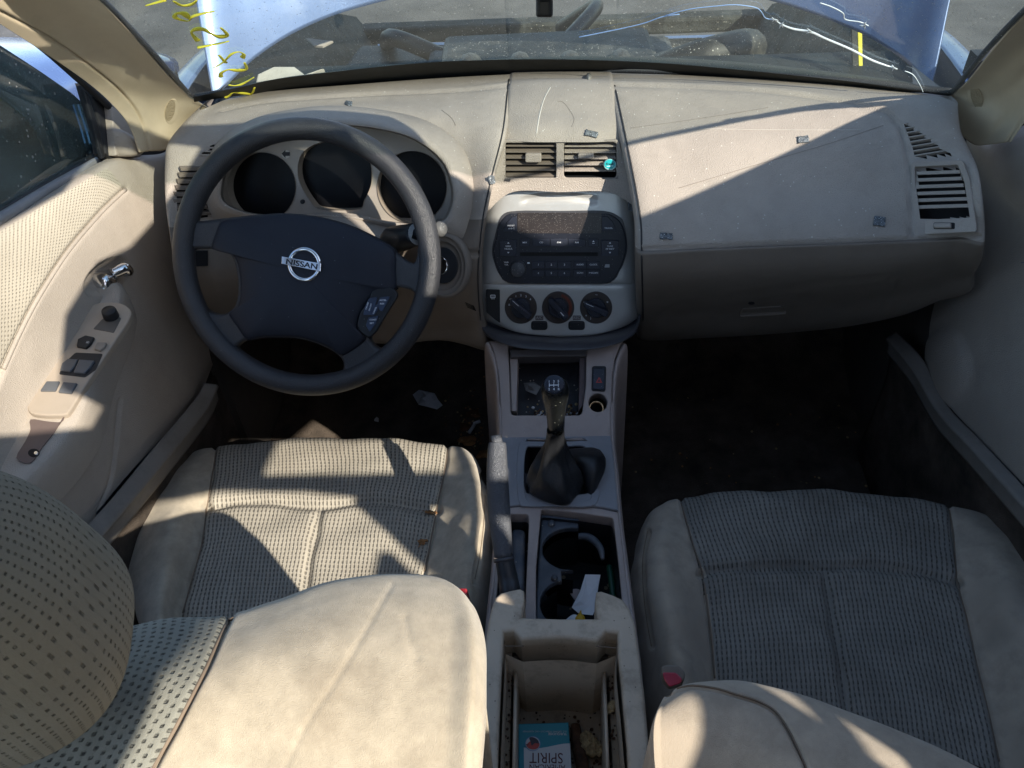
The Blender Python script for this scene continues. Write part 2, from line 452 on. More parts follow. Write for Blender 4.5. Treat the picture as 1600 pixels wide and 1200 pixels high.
GRIP = mat('handbrake_grip', (.10, .105, .12), .38, var=.1, grain=(750, .0009, 'v'), spec=.5, metal=.15)
RUBBER = mat('rubber_seal', (.025, .025, .028), .55, var=.2)
# ------------------------------------------------------------------ the yard outside
ASPH = mat('asphalt', (.105, .10, .095), .9, var=.22, vscale=1.3, grain=(60, .004), specks=(26, .2, (.3, .28, .26), .6, .2), dirt=((.19, .175, .155), .7, .6))
PAINTB = mat('blue_silver_paint', (.10, .15, .28), .42, metal=.35, var=.04, vscale=3, coat=.5, dirt=((.55, .57, .6), 5, .18))
UNDER = mat('dirty_metal', (.045, .048, .044), .8, var=.35, vscale=16, grain=(90, .003), specks=(130, .25, (.45, .42, .36), .6, .12))
COWL = mat('cowl_black', (.010, .014, .014), .6, var=.3)
mb = MB(); g = [[Vector((x * 8.0, y * 8.0 + 4, -.36)) for x in range(-6, 7)] for y in range(-5, 12)]
vs = [p for r in g for p in r]; fs = [(i * 13 + j, i * 13 + j + 1, (i + 1) * 13 + j + 1, (i + 1) * 13 + j) for i in range(16) for j in range(12)]
mb.add(vs, fs, ASPH); struct(mb.build('ground'))

body = thing('car_body', 'beige trimmed body shell of the car with dusty cracked windshield around the dashboard', 'car body', (0, .5, -.05))
# windshield
WS = Grid([[W(300, 157, x=-.605), W(450, 139, y=1.29), W(640, 123, y=1.315), W(876, 114, y=1.325), W(1100, 118, y=1.32), W(1300, 131, y=1.285), W(1488, 149, x=.615)],
           [W(150, -3, x=-.54), Vector((-.37, 1.01, 1.06)), Vector((-.18, 1.03, 1.07)), Vector((0, 1.035, 1.072)), Vector((.18, 1.03, 1.07)), Vector((.38, 1.01, 1.06)), W(1600, 24, x=.56)],
           [Vector((-.47, .60, 1.285)), Vector((-.32, .575, 1.30)), Vector((-.16, .56, 1.31)), Vector((0, .555, 1.312)), Vector((.16, .56, 1.31)), Vector((.32, .575, 1.30)), Vector((.47, .60, 1.285))]], 10, 14)
def glass_mat(name, tint, dust, dscale=260, gl=.10, haze=.05):
    m = bpy.data.materials.new(name); m.use_nodes = True; nt = m.node_tree; n_ = nt.nodes; L = nt.links; n_.clear()
    out = n_.new('ShaderNodeOutputMaterial'); tr = n_.new('ShaderNodeBsdfTransparent'); tr.inputs[0].default_value = (*tint, 1)
    gs = n_.new('ShaderNodeBsdfGlossy'); gs.inputs['Roughness'].default_value = .03; gs.inputs[0].default_value = (.9, .95, 1, 1)
    df = n_.new('ShaderNodeBsdfDiffuse'); df.inputs[0].default_value = (.62, .62, .58, 1)
    fr = n_.new('ShaderNodeFresnel'); fr.inputs[0].default_value = 1.45
    mu = n_.new('ShaderNodeMath'); mu.operation = 'MULTIPLY'; mu.inputs[1].default_value = gl * 10; L.new(fr.outputs[0], mu.inputs[0])
    m1 = n_.new('ShaderNodeMixShader'); L.new(mu.outputs[0], m1.inputs[0]); L.new(tr.outputs[0], m1.inputs[1]); L.new(gs.outputs[0], m1.inputs[2])
    tc = n_.new('ShaderNodeTexCoord'); vo = n_.new('ShaderNodeTexVoronoi'); vo.inputs['Scale'].default_value = dscale; L.new(tc.outputs['Object'], vo.inputs['Vector'])
    wn = n_.new('ShaderNodeTexWhiteNoise'); L.new(vo.outputs['Position'], wn.inputs['Vector'])
    th = n_.new('ShaderNodeMath'); th.operation = 'MULTIPLY'; th.inputs[1].default_value = .42; L.new(wn.outputs['Value'], th.inputs[0])
    sb = n_.new('ShaderNodeMath'); sb.operation = 'SUBTRACT'; sb.inputs[1].default_value = .16; L.new(th.outputs[0], sb.inputs[0])
    lt = n_.new('ShaderNodeMath'); lt.operation = 'LESS_THAN'; L.new(vo.outputs['Distance'], lt.inputs[0]); L.new(sb.outputs[0], lt.inputs[1])
    no = n_.new('ShaderNodeTexNoise'); no.inputs['Scale'].default_value = 6; no.inputs['Detail'].default_value = 8; no.inputs['Roughness'].default_value = .7; L.new(tc.outputs['Object'], no.inputs['Vector'])
    mr = n_.new('ShaderNodeMapRange'); mr.inputs['From Min'].default_value = .3; mr.inputs['From Max'].default_value = .75; mr.inputs['To Min'].default_value = haze * .4; mr.inputs['To Max'].default_value = haze * 2; L.new(no.outputs[0], mr.inputs[0])
    ma = n_.new('ShaderNodeMath'); ma.operation = 'MULTIPLY_ADD'; ma.inputs[1].default_value = dust; L.new(lt.outputs[0], ma.inputs[0]); L.new(mr.outputs[0], ma.inputs[2])
    m2 = n_.new('ShaderNodeMixShader'); L.new(ma.outputs[0], m2.inputs[0]); L.new(m1.outputs[0], m2.inputs[1]); L.new(df.outputs[0], m2.inputs[2])
    L.new(m2.outputs[0], out.inputs[0]); return m
GLASS = glass_mat('windshield_glass', (.84, .91, .86), .45, 230, .10, .14)
SIDEGLASS = glass_mat('side_glass', (.55, .66, .63), .25, 120, .16, .05)
mb = MB(); WS.into(mb, GLASS); ws = mb.build('windshield', body)
wsb = WS.bvh()
def on_glass(px, py, h=.004):
    l, n = hit(wsb, px, py)
    return l + n * h
CRACK = mat('crack_glint', (.85, .9, .95), .25, var=.02)
CRACKB = mat('crack_glint_blue', (.42, .60, .95), .3, var=.02)
mb = MB()
c1 = [(905, 54), (940, 47), (1000, 34), (1035, 22), (1062, 18)]
c1b = [(1040, 20), (1078, 10), (1120, 5), (1150, 3), (1180, 7), (1190, 14), (1197, 24), (1212, 27)]
c2 = [(1212, 27), (1222, 34), (1240, 41), (1268, 46), (1290, 56), (1330, 73), (1365, 91), (1403, 104)]
mb.tube([on_glass(*p) for p in c1], .0008, CRACKB, 5, sub=4)
mb.tube([on_glass(*p) for p in c1b], .0007, CRACKB, 5, sub=4)
mb.tube([on_glass(*p) for p in c2], [.0008, .0010, .0016, .0017, .0016, .0017, .0017, .0010], CRACK, 5, sub=4)
mb.tube([on_glass(*p) for p in [(1282, 0), (1300, 6), (1318, 16), (1322, 26), (1345, 30), (1358, 36)]], .0008, CRACK, 5, sub=5)
mb.tube([on_glass(*p) for p in [(1415, 107), (1428, 113), (1438, 128), (1442, 145)]], .0007, CRACK, 5, sub=5)
for (x, y) in ((1210, 26), (1268, 45), (1221, 34), (1398, 102), (1352, 36)):
    for k in range(5):
        a = random.uniform(0, 6.28); r = random.uniform(5, 9)
        mb.tube([on_glass(x, y), on_glass(x + r * math.cos(a), y + r * .8 * math.sin(a))], [.0011, .0003], CRACK, 4, sub=1)
mb.build('crack', ws)
YEL = mat('yellow_marker', (.80, .72, .06), .6, var=.08)
strokes = [[(226, 5), (240, 1), (258, -4)], [(270, -2), (283, 5), (298, 3), (306, -3)],
           [(334, 14), (318, 17), (300, 22), (294, 29), (284, 28), (273, 24), (274, 18), (283, 17), (290, 20), (296, 26)],
           [(344, 40), (354, 51), (344, 54), (332, 51), (318, 43), (306, 42), (298, 47), (303, 55), (308, 60)],
           [(357, 61), (335, 66), (307, 71)],
           [(333, 103), (348, 94), (360, 82), (372, 78), (380, 82), (378, 87)], [(341, 83), (352, 95)],
           [(381, 95), (384, 105), (370, 107), (356, 106), (345, 111), (344, 117)],
           [(396, 118), (386, 124), (376, 129), (366, 131), (357, 130)], [(397, 134), (392, 144), (380, 143), (364, 142), (357, 147), (353, 154)]]
for s_ in strokes:
    mb = MB(); mb.tube([on_glass(x, y, .003) for x, y in s_], [.0019 + .0012 * ((i * 7) % 3) for i in range(len(s_))], YEL, 6, sub=5, flat=.4); mb.build('marker_stroke', ws)
mb = MB(); e = [WS.P[0][j] for j in range(WS.C)]
mb.tube([p + Vector((0, .004, .004)) for p in e], .006, RUBBER, 6, sub=1)
for sd in (0, -1): mb.tube([WS.P[i][sd] + Vector((0, .004, .003)) for i in range(WS.Rn)], .004, RUBBER, 6, sub=1)
mb.build('windshield_seal', ws)

# pillars: inner edge, crest, seam, outer edge
def pillar(name, rows, seam, grille):
    G = Grid([[W(x, y, x=q) for (x, y, q) in r] for r in rows], 14, 8); G.seams([seam], 1.6, .005)
    mb = MB(); G.into(mb, PILLAR); o = mb.build(name, body, solid=.003)
    b = G.bvh(); cx, cy, rx, ry, rot = grille
    l, n = hit(b, cx, cy)
    if l is not None:
        pl = plane_on(l, n); m2 = MB(); m2.plate(pl.off(-.002), circ(cx, cy, rx, ry, 32, rot), .0045, PILLAR, .001)
        GD = mat('grille_dots', (.36, .29, .19), .7, var=.05, grain=(420, .0012, 'v')); m2.plate(pl.off(.0026), circ(cx, cy, rx - 2.5, ry - 3, 32, rot), .0006, GD, .0002)
        m2.build('tweeter_grille', o)
    return G
# rows run across the pillar; first = base
pillar('pillar_trim',
       [[(338, 178, -.60), (300, 200, -.63), (262, 232, -.65), (240, 236, -.66), (219, 238, -.665)],
        [(318, 164, -.60), (285, 172, -.62), (252, 190, -.645), (232, 200, -.655), (205, 200, -.665)],
        [(296, 150, -.60), (262, 150, -.62), (228, 155, -.64), (206, 162, -.65), (180, 168, -.665)],
        [(266, 122, -.59), (228, 115, -.61), (190, 118, -.63), (163, 125, -.65), (138, 130, -.665)],
        [(215, 65, -.565), (165, 55, -.60), (118, 62, -.63), (86, 68, -.645), (60, 76, -.66)],
        [(152, -3, -.54), (92, -22, -.58), (40, -8, -.62), (5, 14, -.64), (-20, 24, -.655)],
        [(90, -75, -.52), (20, -95, -.56), (-30, -75, -.61), (-70, -50, -.635), (-95, -30, -.65)],
        [(20, -170, -.50), (-60, -190, -.54), (-130, -150, -.60), (-170, -120, -.62), (-200, -100, -.64)]],
       [(236, 240), (222, 190), (200, 155), (160, 118), (80, 60), (0, 18), (-60, -15)], (266, 172, 9.5, 20, 12))
pillar('pillar_trim',
       [[(1455, 168, .605), (1490, 200, .63), (1520, 225, .65), (1545, 226, .66), (1575, 222, .67)],
        [(1470, 155, .61), (1505, 175, .63), (1545, 190, .65), (1570, 190, .665), (1600, 180, .67)],
        [(1488, 147, .615), (1520, 150, .63), (1560, 152, .65), (1590, 148, .66), (1625, 140, .67)],
        [(1512, 128, .605), (1550, 120, .625), (1590, 110, .64), (1620, 100, .655), (1655, 95, .67)],
        [(1555, 75, .58), (1600, 62, .61), (1640, 50, .63), (1670, 42, .645), (1700, 36, .66)],
        [(1602, 22, .56), (1660, 0, .59), (1710, -10, .62), (1740, -18, .635), (1770, -25, .65)],
        [(1680, -60, .53), (1750, -90, .56), (1810, -90, .60), (1840, -100, .62), (1870, -105, .64)]],
       [(1572, 222), (1600, 180), (1660, 95), (1740, 10)], (1526, 151, 11, 23, -14))
# black printed band along the foot of the windshield
fb = [(302, 157), (380, 146), (450, 139), (640, 123), (760, 116), (876, 114), (1000, 115), (1100, 118), (1300, 131), (1400, 140), (1486, 149)]
ft = [(302, 149), (380, 132), (450, 118), (640, 97), (760, 91), (876, 90), (1000, 94), (1100, 101), (1300, 121), (1400, 134), (1486, 146)]
sheet_rows = [[on_glass(x, y, .003) for x, y in fb], [on_glass(x, (y + fb[i][1]) / 2, .003) for i, (x, y) in enumerate(ft)], [on_glass(x, y, .003) for x, y in ft]]
mb = MB(); Grid(sheet_rows, 6, 3).into(mb, mat('frit_black', (.008, .010, .011), .5, var=.2)); mb.build('frit_band', ws)
ROOFM = mat('headliner', (.42, .37, .29), .9, var=.04)
pr0 = plane_on(V((0, 0, 1.40)), (0, 0, 1)); mb = MB()
sun_gap_front = [(-.13, .56), (.06, .56), (.07, .45), (.06, .34), (.03, .28), (.04, .16), (.10, .03), (.19, .0), (.19, -.05), (.05, -.07), (-.01, -.02), (-.05, .08), (-.12, .2), (-.15, .3), (-.11, .42)]
sun_gap_rear = [(.30, -.28), (.38, -.19), (.50, -.165), (.64, -.165), (.89, -.20), (.89, -.44), (.55, -.44), (.31, -.43)]; sun_gap_side = [(.56, -.05), (.76, -.045), (.80, .02), (.89, .05), (.89, -.135), (.55, -.145)]; sun_gap_slit = [(.09, .55), (.28, .555), (.41, .46), (.50, .38), (.57, .27), (.585, .21), (.54, .21), (.50, .29), (.44, .355), (.37, .41), (.26, .51), (.10, .505)]
mb.plate(pr0, [(-.72, -1.3), (.90, -1.3), (.90, .36), (.78, .37), (.62, .43), (.46, .47), (.39, .54), (.33, .60), (.2, .62), (.0, .60), (-.1, .585), (-.25, .565), (-.72, .565)], .02, ROOFM, .003, holes=[sun_gap_front, sun_gap_rear, sun_gap_side, sun_gap_slit], world=True)  # roof out of view; front edge and openings invented to place the sun patches
mb.build('roof', body)
SIDEM = mat('side_trim', (.30, .26, .21), .7, var=.05)
mb = MB()
for x0 in (.735,):
    mb.box(V((x0, -.52, .58)), (.02, 1.60, 1.24), SIDEM)
    mb.box(V((x0, -.345, 1.27)), (.02, .23, .15), SIDEM)
    for ya, yb in ((-1.32, -.45), (-.19, -.125), (.13, .28)): mb.box(V((x0, (ya + yb) / 2, 1.30)), (.02, yb - ya, .2), SIDEM)  # right wall out of view; strips and gaps added to shape the sun
mb.build('unseen_side_wall', body)
mb = MB(); mb.box(V((-.745, -.45, .38)), (.02, 1.5, .80), SIDEM); mb.box(V((-.745, .05, 1.08)), (.02, .12, .62), SIDEM); mb.build('unseen_side_wall', body)
mb = MB(); mb.box(V((0, 1.52, .69)), (1.40, .34, .02), COWL); mb.box(V((0, 1.70, .34)), (1.46, .02, .68), CARPET); mb.build('firewall', body)
for sg in (-1, 1):
    mb = MB(); mb.box(V((sg * .70, 1.42, .33)), (.02, .58, .68), mat('kick_trim', (.10, .085, .075), .7, var=.08)); mb.box(V((sg * .72, .55, .14)), (.03, 1.5, .30), CARPET); mb.build('kick_panel', body)
    mb = MB(); mb.box(V((sg * .722, 1.27, .68)), (.03, .26, .25), RUBBER); mb.build('dash_end_filler', body)
mb = MB(); mb.box(V((0, -1.25, .45)), (1.46, .1, .9), SIDEM); mb.build('rear_bulkhead', body)

# cowl, engine bay, fenders
mb = MB()
G = Grid([[W(285, 152, y=1.30), W(450, 132, y=1.36), W(660, 116, y=1.39), W(876, 107, y=1.40), W(1100, 111, y=1.39), W(1300, 124, y=1.36), W(1500, 143, y=1.28)],
          [W(300, 148, y=1.36), W(450, 122, y=1.44), W(660, 103, y=1.47), W(876, 92, y=1.48), W(1100, 98, y=1.47), W(1300, 118, y=1.43), W(1490, 138, y=1.36)],
          [W(330, 150, y=1.42), W(450, 120, y=1.50), W(660, 100, y=1.54), W(876, 88, y=1.55), W(1100, 93, y=1.54), W(1300, 112, y=1.5), W(1470, 136, y=1.42)]], 10, 4)
G.into(mb, COWL)
mb.build('cowl_panel', body)
def sheet(rows, m, name, parent, nu=6, nv=5, solid=.004):
    mb = MB(); G = Grid(rows, nu, nv); G.into(mb, m); return mb.build(name, parent, solid=solid), G
# engine bay: inner fenders, engine cover, strut towers, radiator support
eb = MB(); V = Vector
eb.box(V((0, 2.0, .22)), (1.3, 1.1, .03), UNDER)
for sgn in (-1, 1):
    Gf = Grid([[V((sgn * .70, 1.42, .70)), V((sgn * .72, 1.8, .69)), V((sgn * .70, 2.3, .62)), V((sgn * .66, 2.6, .52))],
               [V((sgn * .64, 1.42, .60)), V((sgn * .62, 1.8, .58)), V((sgn * .62, 2.3, .5)), V((sgn * .60, 2.6, .42))],
               [V((sgn * .60, 1.42, .25)), V((sgn * .56, 1.8, .25)), V((sgn * .57, 2.3, .25)), V((sgn * .58, 2.6, .25))]], 5, 5); Gf.into(eb, UNDER)
eb.rings([[V((-.47 + r * math.cos(t), 1.68 + r * math.sin(t), z)) for t in [2 * math.pi * k / 20 for k in range(20)]] for r, z in ((.12, .3), (.11, .55), (.08, .585), (.03, .59))], UNDER, cap1=True)
eb.rings([[V((.47 + r * math.cos(t), 1.68 + r * math.sin(t), z)) for t in [2 * math.pi * k / 20 for k in range(20)]] for r, z in ((.12, .3), (.11, .55), (.08, .585), (.03, .59))], UNDER, cap1=True)
eb.build('engine_bay', body)
ALU = mat('cast_engine', (.10, .10, .095), .6, metal=.3, var=.3, vscale=20, grain=(120, .002))
PLAS = mat('under_hood_plastic', (.022, .024, .024), .55, var=.3, specks=(160, .25, (.5, .48, .42), .7, .2), dirt=((.12, .115, .10), 12, .6))
rr = random.Random(12)
m2 = MB(); m2.box(V((-.02, 1.86, .42)), (.62, .40, .40), ALU, .05); m2.build('engine_block', body, bevel=.02)
m2 = MB(); m2.box(V((-.03, 1.84, .645)), (.50, .26, .05), PLAS, .05); m2.build('engine_cover', body, bevel=.015)
for k in range(4):
    m2 = MB(); m2.tube([V((-.2 + k * .11, 1.78, .66)), V((-.2 + k * .11, 1.68, .69)), V((-.2 + k * .11, 1.60, .62)), V((-.19 + k * .11, 1.57, .5))], .024, ALU, 10); m2.build('intake_runner', body)
for pts, r, m in (([(.2, 1.8, .62), (.33, 1.75, .68), (.45, 1.9, .64), (.42, 2.1, .5)], .038, PLAS), ([(-.3, 2.0, .6), (-.45, 2.1, .62), (-.5, 2.3, .5)], .022, BLACK), ([(.0, 2.05, .6), (.1, 2.3, .62), (.0, 2.5, .5)], .02, BLACK), ([(-.55, 1.5, .62), (-.3, 1.53, .66), (.1, 1.53, .65), (.5, 1.52, .62)], .012, BLACK)):
    m2 = MB(); m2.tube([V(q) for q in pts], r, m, 12); m2.build('hose', body)
m2 = MB(); m2.box(V((.42, 2.15, .42)), (.24, .18, .20), PLAS, .1); m2.build('battery', body, bevel=.006)
m2 = MB(); m2.box(V((-.46, 2.05, .48)), (.24, .30, .18), PLAS, -.1); m2.build('air_box', body, bevel=.02)
m2 = MB(); m2.box(V((.5, 1.92, .52)), (.12, .14, .14), mat('pale_reservoir', (.30, .29, .24), .5, var=.2), .2); m2.build('fluid_reservoir', body, bevel=.02)
m2 = MB(); m2.box(V((0, 2.60, .47)), (1.3, .07, .05), UNDER, .02); m2.build('radiator_support', body, bevel=.01)
m2 = MB(); m2.box(V((0, 2.50, .26)), (.9, .07, .38), PLAS); m2.build('radiator', body, bevel=.01)
m2 = MB(); m2.box(V((0, 2.86, .18)), (1.56, .18, .3), PAINTB); m2.build('bumper', body, bevel=.05)
m2 = MB(); m2.plate(plane_on(V((-.4, 1.5, .70)), (0, -.3, 1)), [(398, 152), (405, 122), (430, 110), (462, 110), (478, 122), (508, 113), (470, 128), (455, 138), (425, 140)], .01, mat('pale_hinge_bracket', (.48, .46, .40), .6, var=.1), .003)
m2.build('hinge_bracket', body)
m2 = MB(); m2.plate(plane_on(V((-.3, 1.7, .72)), (0, -.3, 1)), [(478, 62), (521, 67), (505, 75), (492, 74)], .005, mat('tan_scrap', (.35, .31, .27), .8), .001); m2.build('bracket_plate', body)
# fenders beside the open bonnet
for sgn, nm in ((-1, 'left'), (1, 'right')):
    sheet([[V((sgn * .69, 1.30, .765)), V((sgn * .735, 1.7, .745)), V((sgn * .73, 2.2, .68)), V((sgn * .66, 2.6, .57))],
           [V((sgn * .76, 1.30, .745)), V((sgn * .80, 1.7, .725)), V((sgn * .80, 2.2, .66)), V((sgn * .73, 2.65, .54))],
           [V((sgn * .83, 1.28, .60)), V((sgn * .87, 1.7, .60)), V((sgn * .86, 2.2, .52)), V((sgn * .78, 2.7, .42))],
           [V((sgn * .85, 1.26, .0)), V((sgn * .88, 1.7, .2)), V((sgn * .88, 2.2, .1)), V((sgn * .80, 2.75, .0))]], PAINTB, 'fender', body)
# open bonnet
hood = thing('car_hood', 'pale blue silver bonnet standing open beyond the windshield', 'car hood', W(876, 20, y=1.5))
r0 = [W(332, 150, y=1.41), W(352, 136, y=1.43), W(400, 90, y=1.50), W(470, 46, y=1.58), W(560, 12, y=1.66), W(700, -18, y=1.72), W(876, -32, y=1.75), W(1060, -22, y=1.72), W(1200, 0, y=1.66), W(1330, 45, y=1.58), W(1400, 85, y=1.50), W(1440, 120, y=1.43), W(1456, 134, y=1.41)]
def rise(p, dx, dy, dz): return p + V((dx, dy, dz))
def hrow(s_):
    out = []
    for i, p in enumerate(r0):
        k = max(-1, min(1, (p.x - .025) / .665)); ex = r0[i].x * 1.14 + .01; t = s_
        q = V((p.x * (1 - min(1, t * 1.2)) + ex * min(1, t * 1.2), p.y * (1 - t) + (2.12 - .08 * (1 - k * k)) * t, p.z * (1 - t) + (1.78 + .10 * (1 - k * k)) * t))
        q += V((0, -.05, .04)) * math.sin(math.pi * t) * (1 - .4 * k * k)
        out.append(q)
    return out
HG = Grid([r0, hrow(.08), hrow(.22), hrow(.5), hrow(.8), hrow(1.0)], 5, 8)
mb = MB(); HG.into(mb, PAINTB); mb.build('hood_panel', hood, solid=.012)
# bonnet prop / yellow strap at the right
m2 = MB(); m2.plate(plane_on(V((.5, 1.62, .7)), (0, -.6, .8)), [(1339, 52), (1346, 52), (1347, 110), (1341, 112), (1340, 80)], .004, mat('yellow_tape', (.62, .55, .05), .6, var=.1), .001)
m2.plate(plane_on(V((.5, 1.625, .7)), (0, -.6, .8)), [(1329, 46), (1338, 48), (1340, 112), (1331, 112)], .006, UNDER, .001)
tag(m2.build('prop_post'), 'short dark post with a yellow strip standing beyond the windshield under the bonnet', 'post')
# neighbour car, left
car = thing('parked_car', 'dark blue car parked outside the driver window', 'car', (-2.6, 1.2, -.36))
BLUEP = mat('dark_blue_paint', (.10, .16, .34), .25, metal=.3, var=.05, coat=.6); CGL = mat('dark_car_glass', (.012, .02, .02), .08, var=.2, specks=(30, .2, (.3, .3, .3), .5, .2))
prof = [(-3.0, 1.2), (-2.5, 1.2)]
def car_row(x, zs):
    ys = [-1.4, -.7, .1, 1.0, 1.9, 2.6, 3.1]
    return [V((x, y, z - .36)) for y, z in zip(ys, zs)]
sheet([car_row(-1.62, [.25, .25, .25, .25, .25, .25, .25]), car_row(-1.56, [.6, .62, .62, .62, .62, .6, .5]), car_row(-1.64, [.88, .92, .93, .92, .90, .80, .62]),
       car_row(-2.4, [.92, .98, .98, .98, .96, .86, .68]), car_row(-3.2, [.88, .92, .93, .92, .90, .80, .62])], BLUEP, 'body', car, 6, 6, .01)
sheet([car_row(-1.66, [.90, .93, .94, .93, .93, .90, .90])[0:5], car_row(-1.80, [1.15, 1.28, 1.30, 1.12, .92])[0:5] if False else [V((-1.80, y, z - .36)) for y, z in zip([-1.4, -.7, .1, 1.0, 1.9], [1.1, 1.27, 1.28, 1.15, .93])]], CGL, 'side_window', car, 6, 6, .006)
sheet([[V((-1.80, y, z - .355)) for y, z in zip([-1.4, -.7, .1, 1.0, 1.9], [1.1, 1.27, 1.28, 1.15, .93])],
       [V((-1.95, y, z - .355)) for y, z in zip([-1.4, -.7, .1, 1.0, 1.9], [1.16, 1.36, 1.37, 1.22, .97])],
       [V((-2.9, y, z - .355)) for y, z in zip([-1.4, -.7, .1, 1.0, 1.9], [1.16, 1.36, 1.37, 1.22, .97])]], BLUEP, 'roof', car, 6, 5, .01)
for yy in (-.6, 2.2):
    m2 = MB(); m2.rings([[V((x, yy + r * math.cos(t), -.04 + r * math.sin(t))) for t in [2 * math.pi * k / 28 for k in range(28)]] for x, r in ((-1.75, .32), (-1.58, .32), (-1.55, .29), (-1.56, .2), (-1.6, .02))], RUBBER, cap1=True)
    m2.build('wheel', car)

# rear-view mirror
mir = thing('rear_view_mirror', 'black rear view mirror at the top of the windshield', 'mirror', W(850, -20, y=.56))
p = plane_on(W(845, -30, y=.56), (0, -1, .12))
m2 = MB(); m2.plate(p, roundpoly([(655, -8), (1002, -8), (992, -95), (670, -95)], 26), .022, BLACK, .006); m2.build('housing', mir)
m2 = MB(); m2.plate(p.off(.0222), roundpoly([(668, -8), (990, -8), (980, -78), (682, -78)], 22), .0015, GAUGE, .0005); m2.build('mirror_glass', mir)
m2 = MB(); m2.plate(p.off(-.014), rect(838, -10, 864, 22, 5), .014, BLACK, .003); m2.build('dimming_tab', mir)

# ------------------------------------------------------------------ floor, sills
mb = MB()
fl = Grid([[V((x, y, z)) for x in (-.74, -.5, -.25, 0, .25, .5, .74)] for y, z in ((-.6, .0), (.2, .0), (.6, .0), (1.0, 0), (1.3, .01), (1.48, .08), (1.62, .35), (1.66, .62))], 16, 14)
fl.push(lambda u, v, p: .006 * math.sin(p.x * 31 + p.y * 17) * math.sin(p.y * 23 - p.x * 9))
fl.into(mb, CARPET); tag(mb.build('car_floor'), 'dark brown carpet in the footwells littered with crumbs', 'floor carpet')
flb = fl.bvh()
SILL = mat('sill_trim', (.23, .205, .18), .55, var=.08, grain=(600, .0003), dirt=((.1, .085, .07), 14, .4))
sa = [W(-40, 1010, x=-.66), W(60, 900, x=-.655), W(160, 796, x=-.65), W(235, 706, x=-.648), W(303, 626, x=-.645), W(318, 600, x=-.645)]
sb = [W(-20, 1030, x=-.645), W(80, 920, x=-.643), W(176, 812, x=-.64), W(252, 722, x=-.638), W(316, 642, x=-.635), W(334, 605, x=-.632)]
sheet([sa, [p + V((.006, 0, .004)) for p in sb], sb, [p + V((-.004, 0, -.03)) for p in sb]], SILL, 'sill_trim', body, 8, 5)
sheet([[p + V((-.006, 0, -.02)) for p in sb], [p + V((-.02, 0, -.12)) for p in sb], [V((-.66, p.y, .0)) for p in sb]], CARPET, 'sill_carpet', body, 6, 4)
sa = [W(1400, 520, x=.655), W(1440, 560, x=.655), W(1478, 634, x=.655), W(1530, 690, x=.655), W(1600, 765, x=.655), W(1700, 875, x=.655)]
sb = [W(1391, 532, x=.642), W(1430, 578, x=.642), W(1470, 645, x=.642), W(1521, 701, x=.642), W(1590, 777, x=.642), W(1690, 887, x=.642)]
sheet([sa, [p + V((-.006, 0, .004)) for p in sb], sb, [p + V((.004, 0, -.03)) for p in sb]], SILL, 'sill_trim', body, 8, 5)
sheet([[p + V((.006, 0, -.02)) for p in sb], [p + V((.02, 0, -.12)) for p in sb], [V((.66, p.y, .0)) for p in sb]], CARPET, 'sill_carpet', body, 6, 4)
# ------------------------------------------------------------------ dashboard
RV_CUT = [(1433, 266), (1497, 263), (1506, 286), (1514, 340), (1436, 343)]
RT_CUT = roundpoly([(1411, 191), (1416, 193), (1487, 243), (1429, 247)], 2)
LV_CUT = sp2([(300, 263), (320, 259), (331, 269), (335, 300), (331, 330), (320, 338), (300, 334), (286, 341), (275, 328), (277, 300), (286, 278)], 3)
CL_CUT = [(345, 332), (337, 290), (350, 240), (398, 205), (460, 189), (520, 184), (590, 189), (655, 206), (704, 242), (722, 291), (720, 335), (696, 362), (560, 352), (380, 345)]
LT_CUT = [(311, 244), (360, 208), (370, 210), (337, 242)]
CV_CUT = rect(788, 219, 965, 281)
def cut(p, *polys):
    x, y = px_of(p); return any(in_poly(x, y, q) for q in polys)
dash = thing('dashboard', 'beige dashboard with silver centre stack and dark oval radio', 'dashboard', (0, 1.05, .5))
def shift(r, d): return [p + V(d) for p in r]
def closed_ends(rows, left=None, right=None):
    out = []
    for r in rows:
        q = list(r)
        if left: q = [q[0] + V(left)] + q
        if right: q = q + [q[-1] + V(right)]
        out.append(q)
    return out
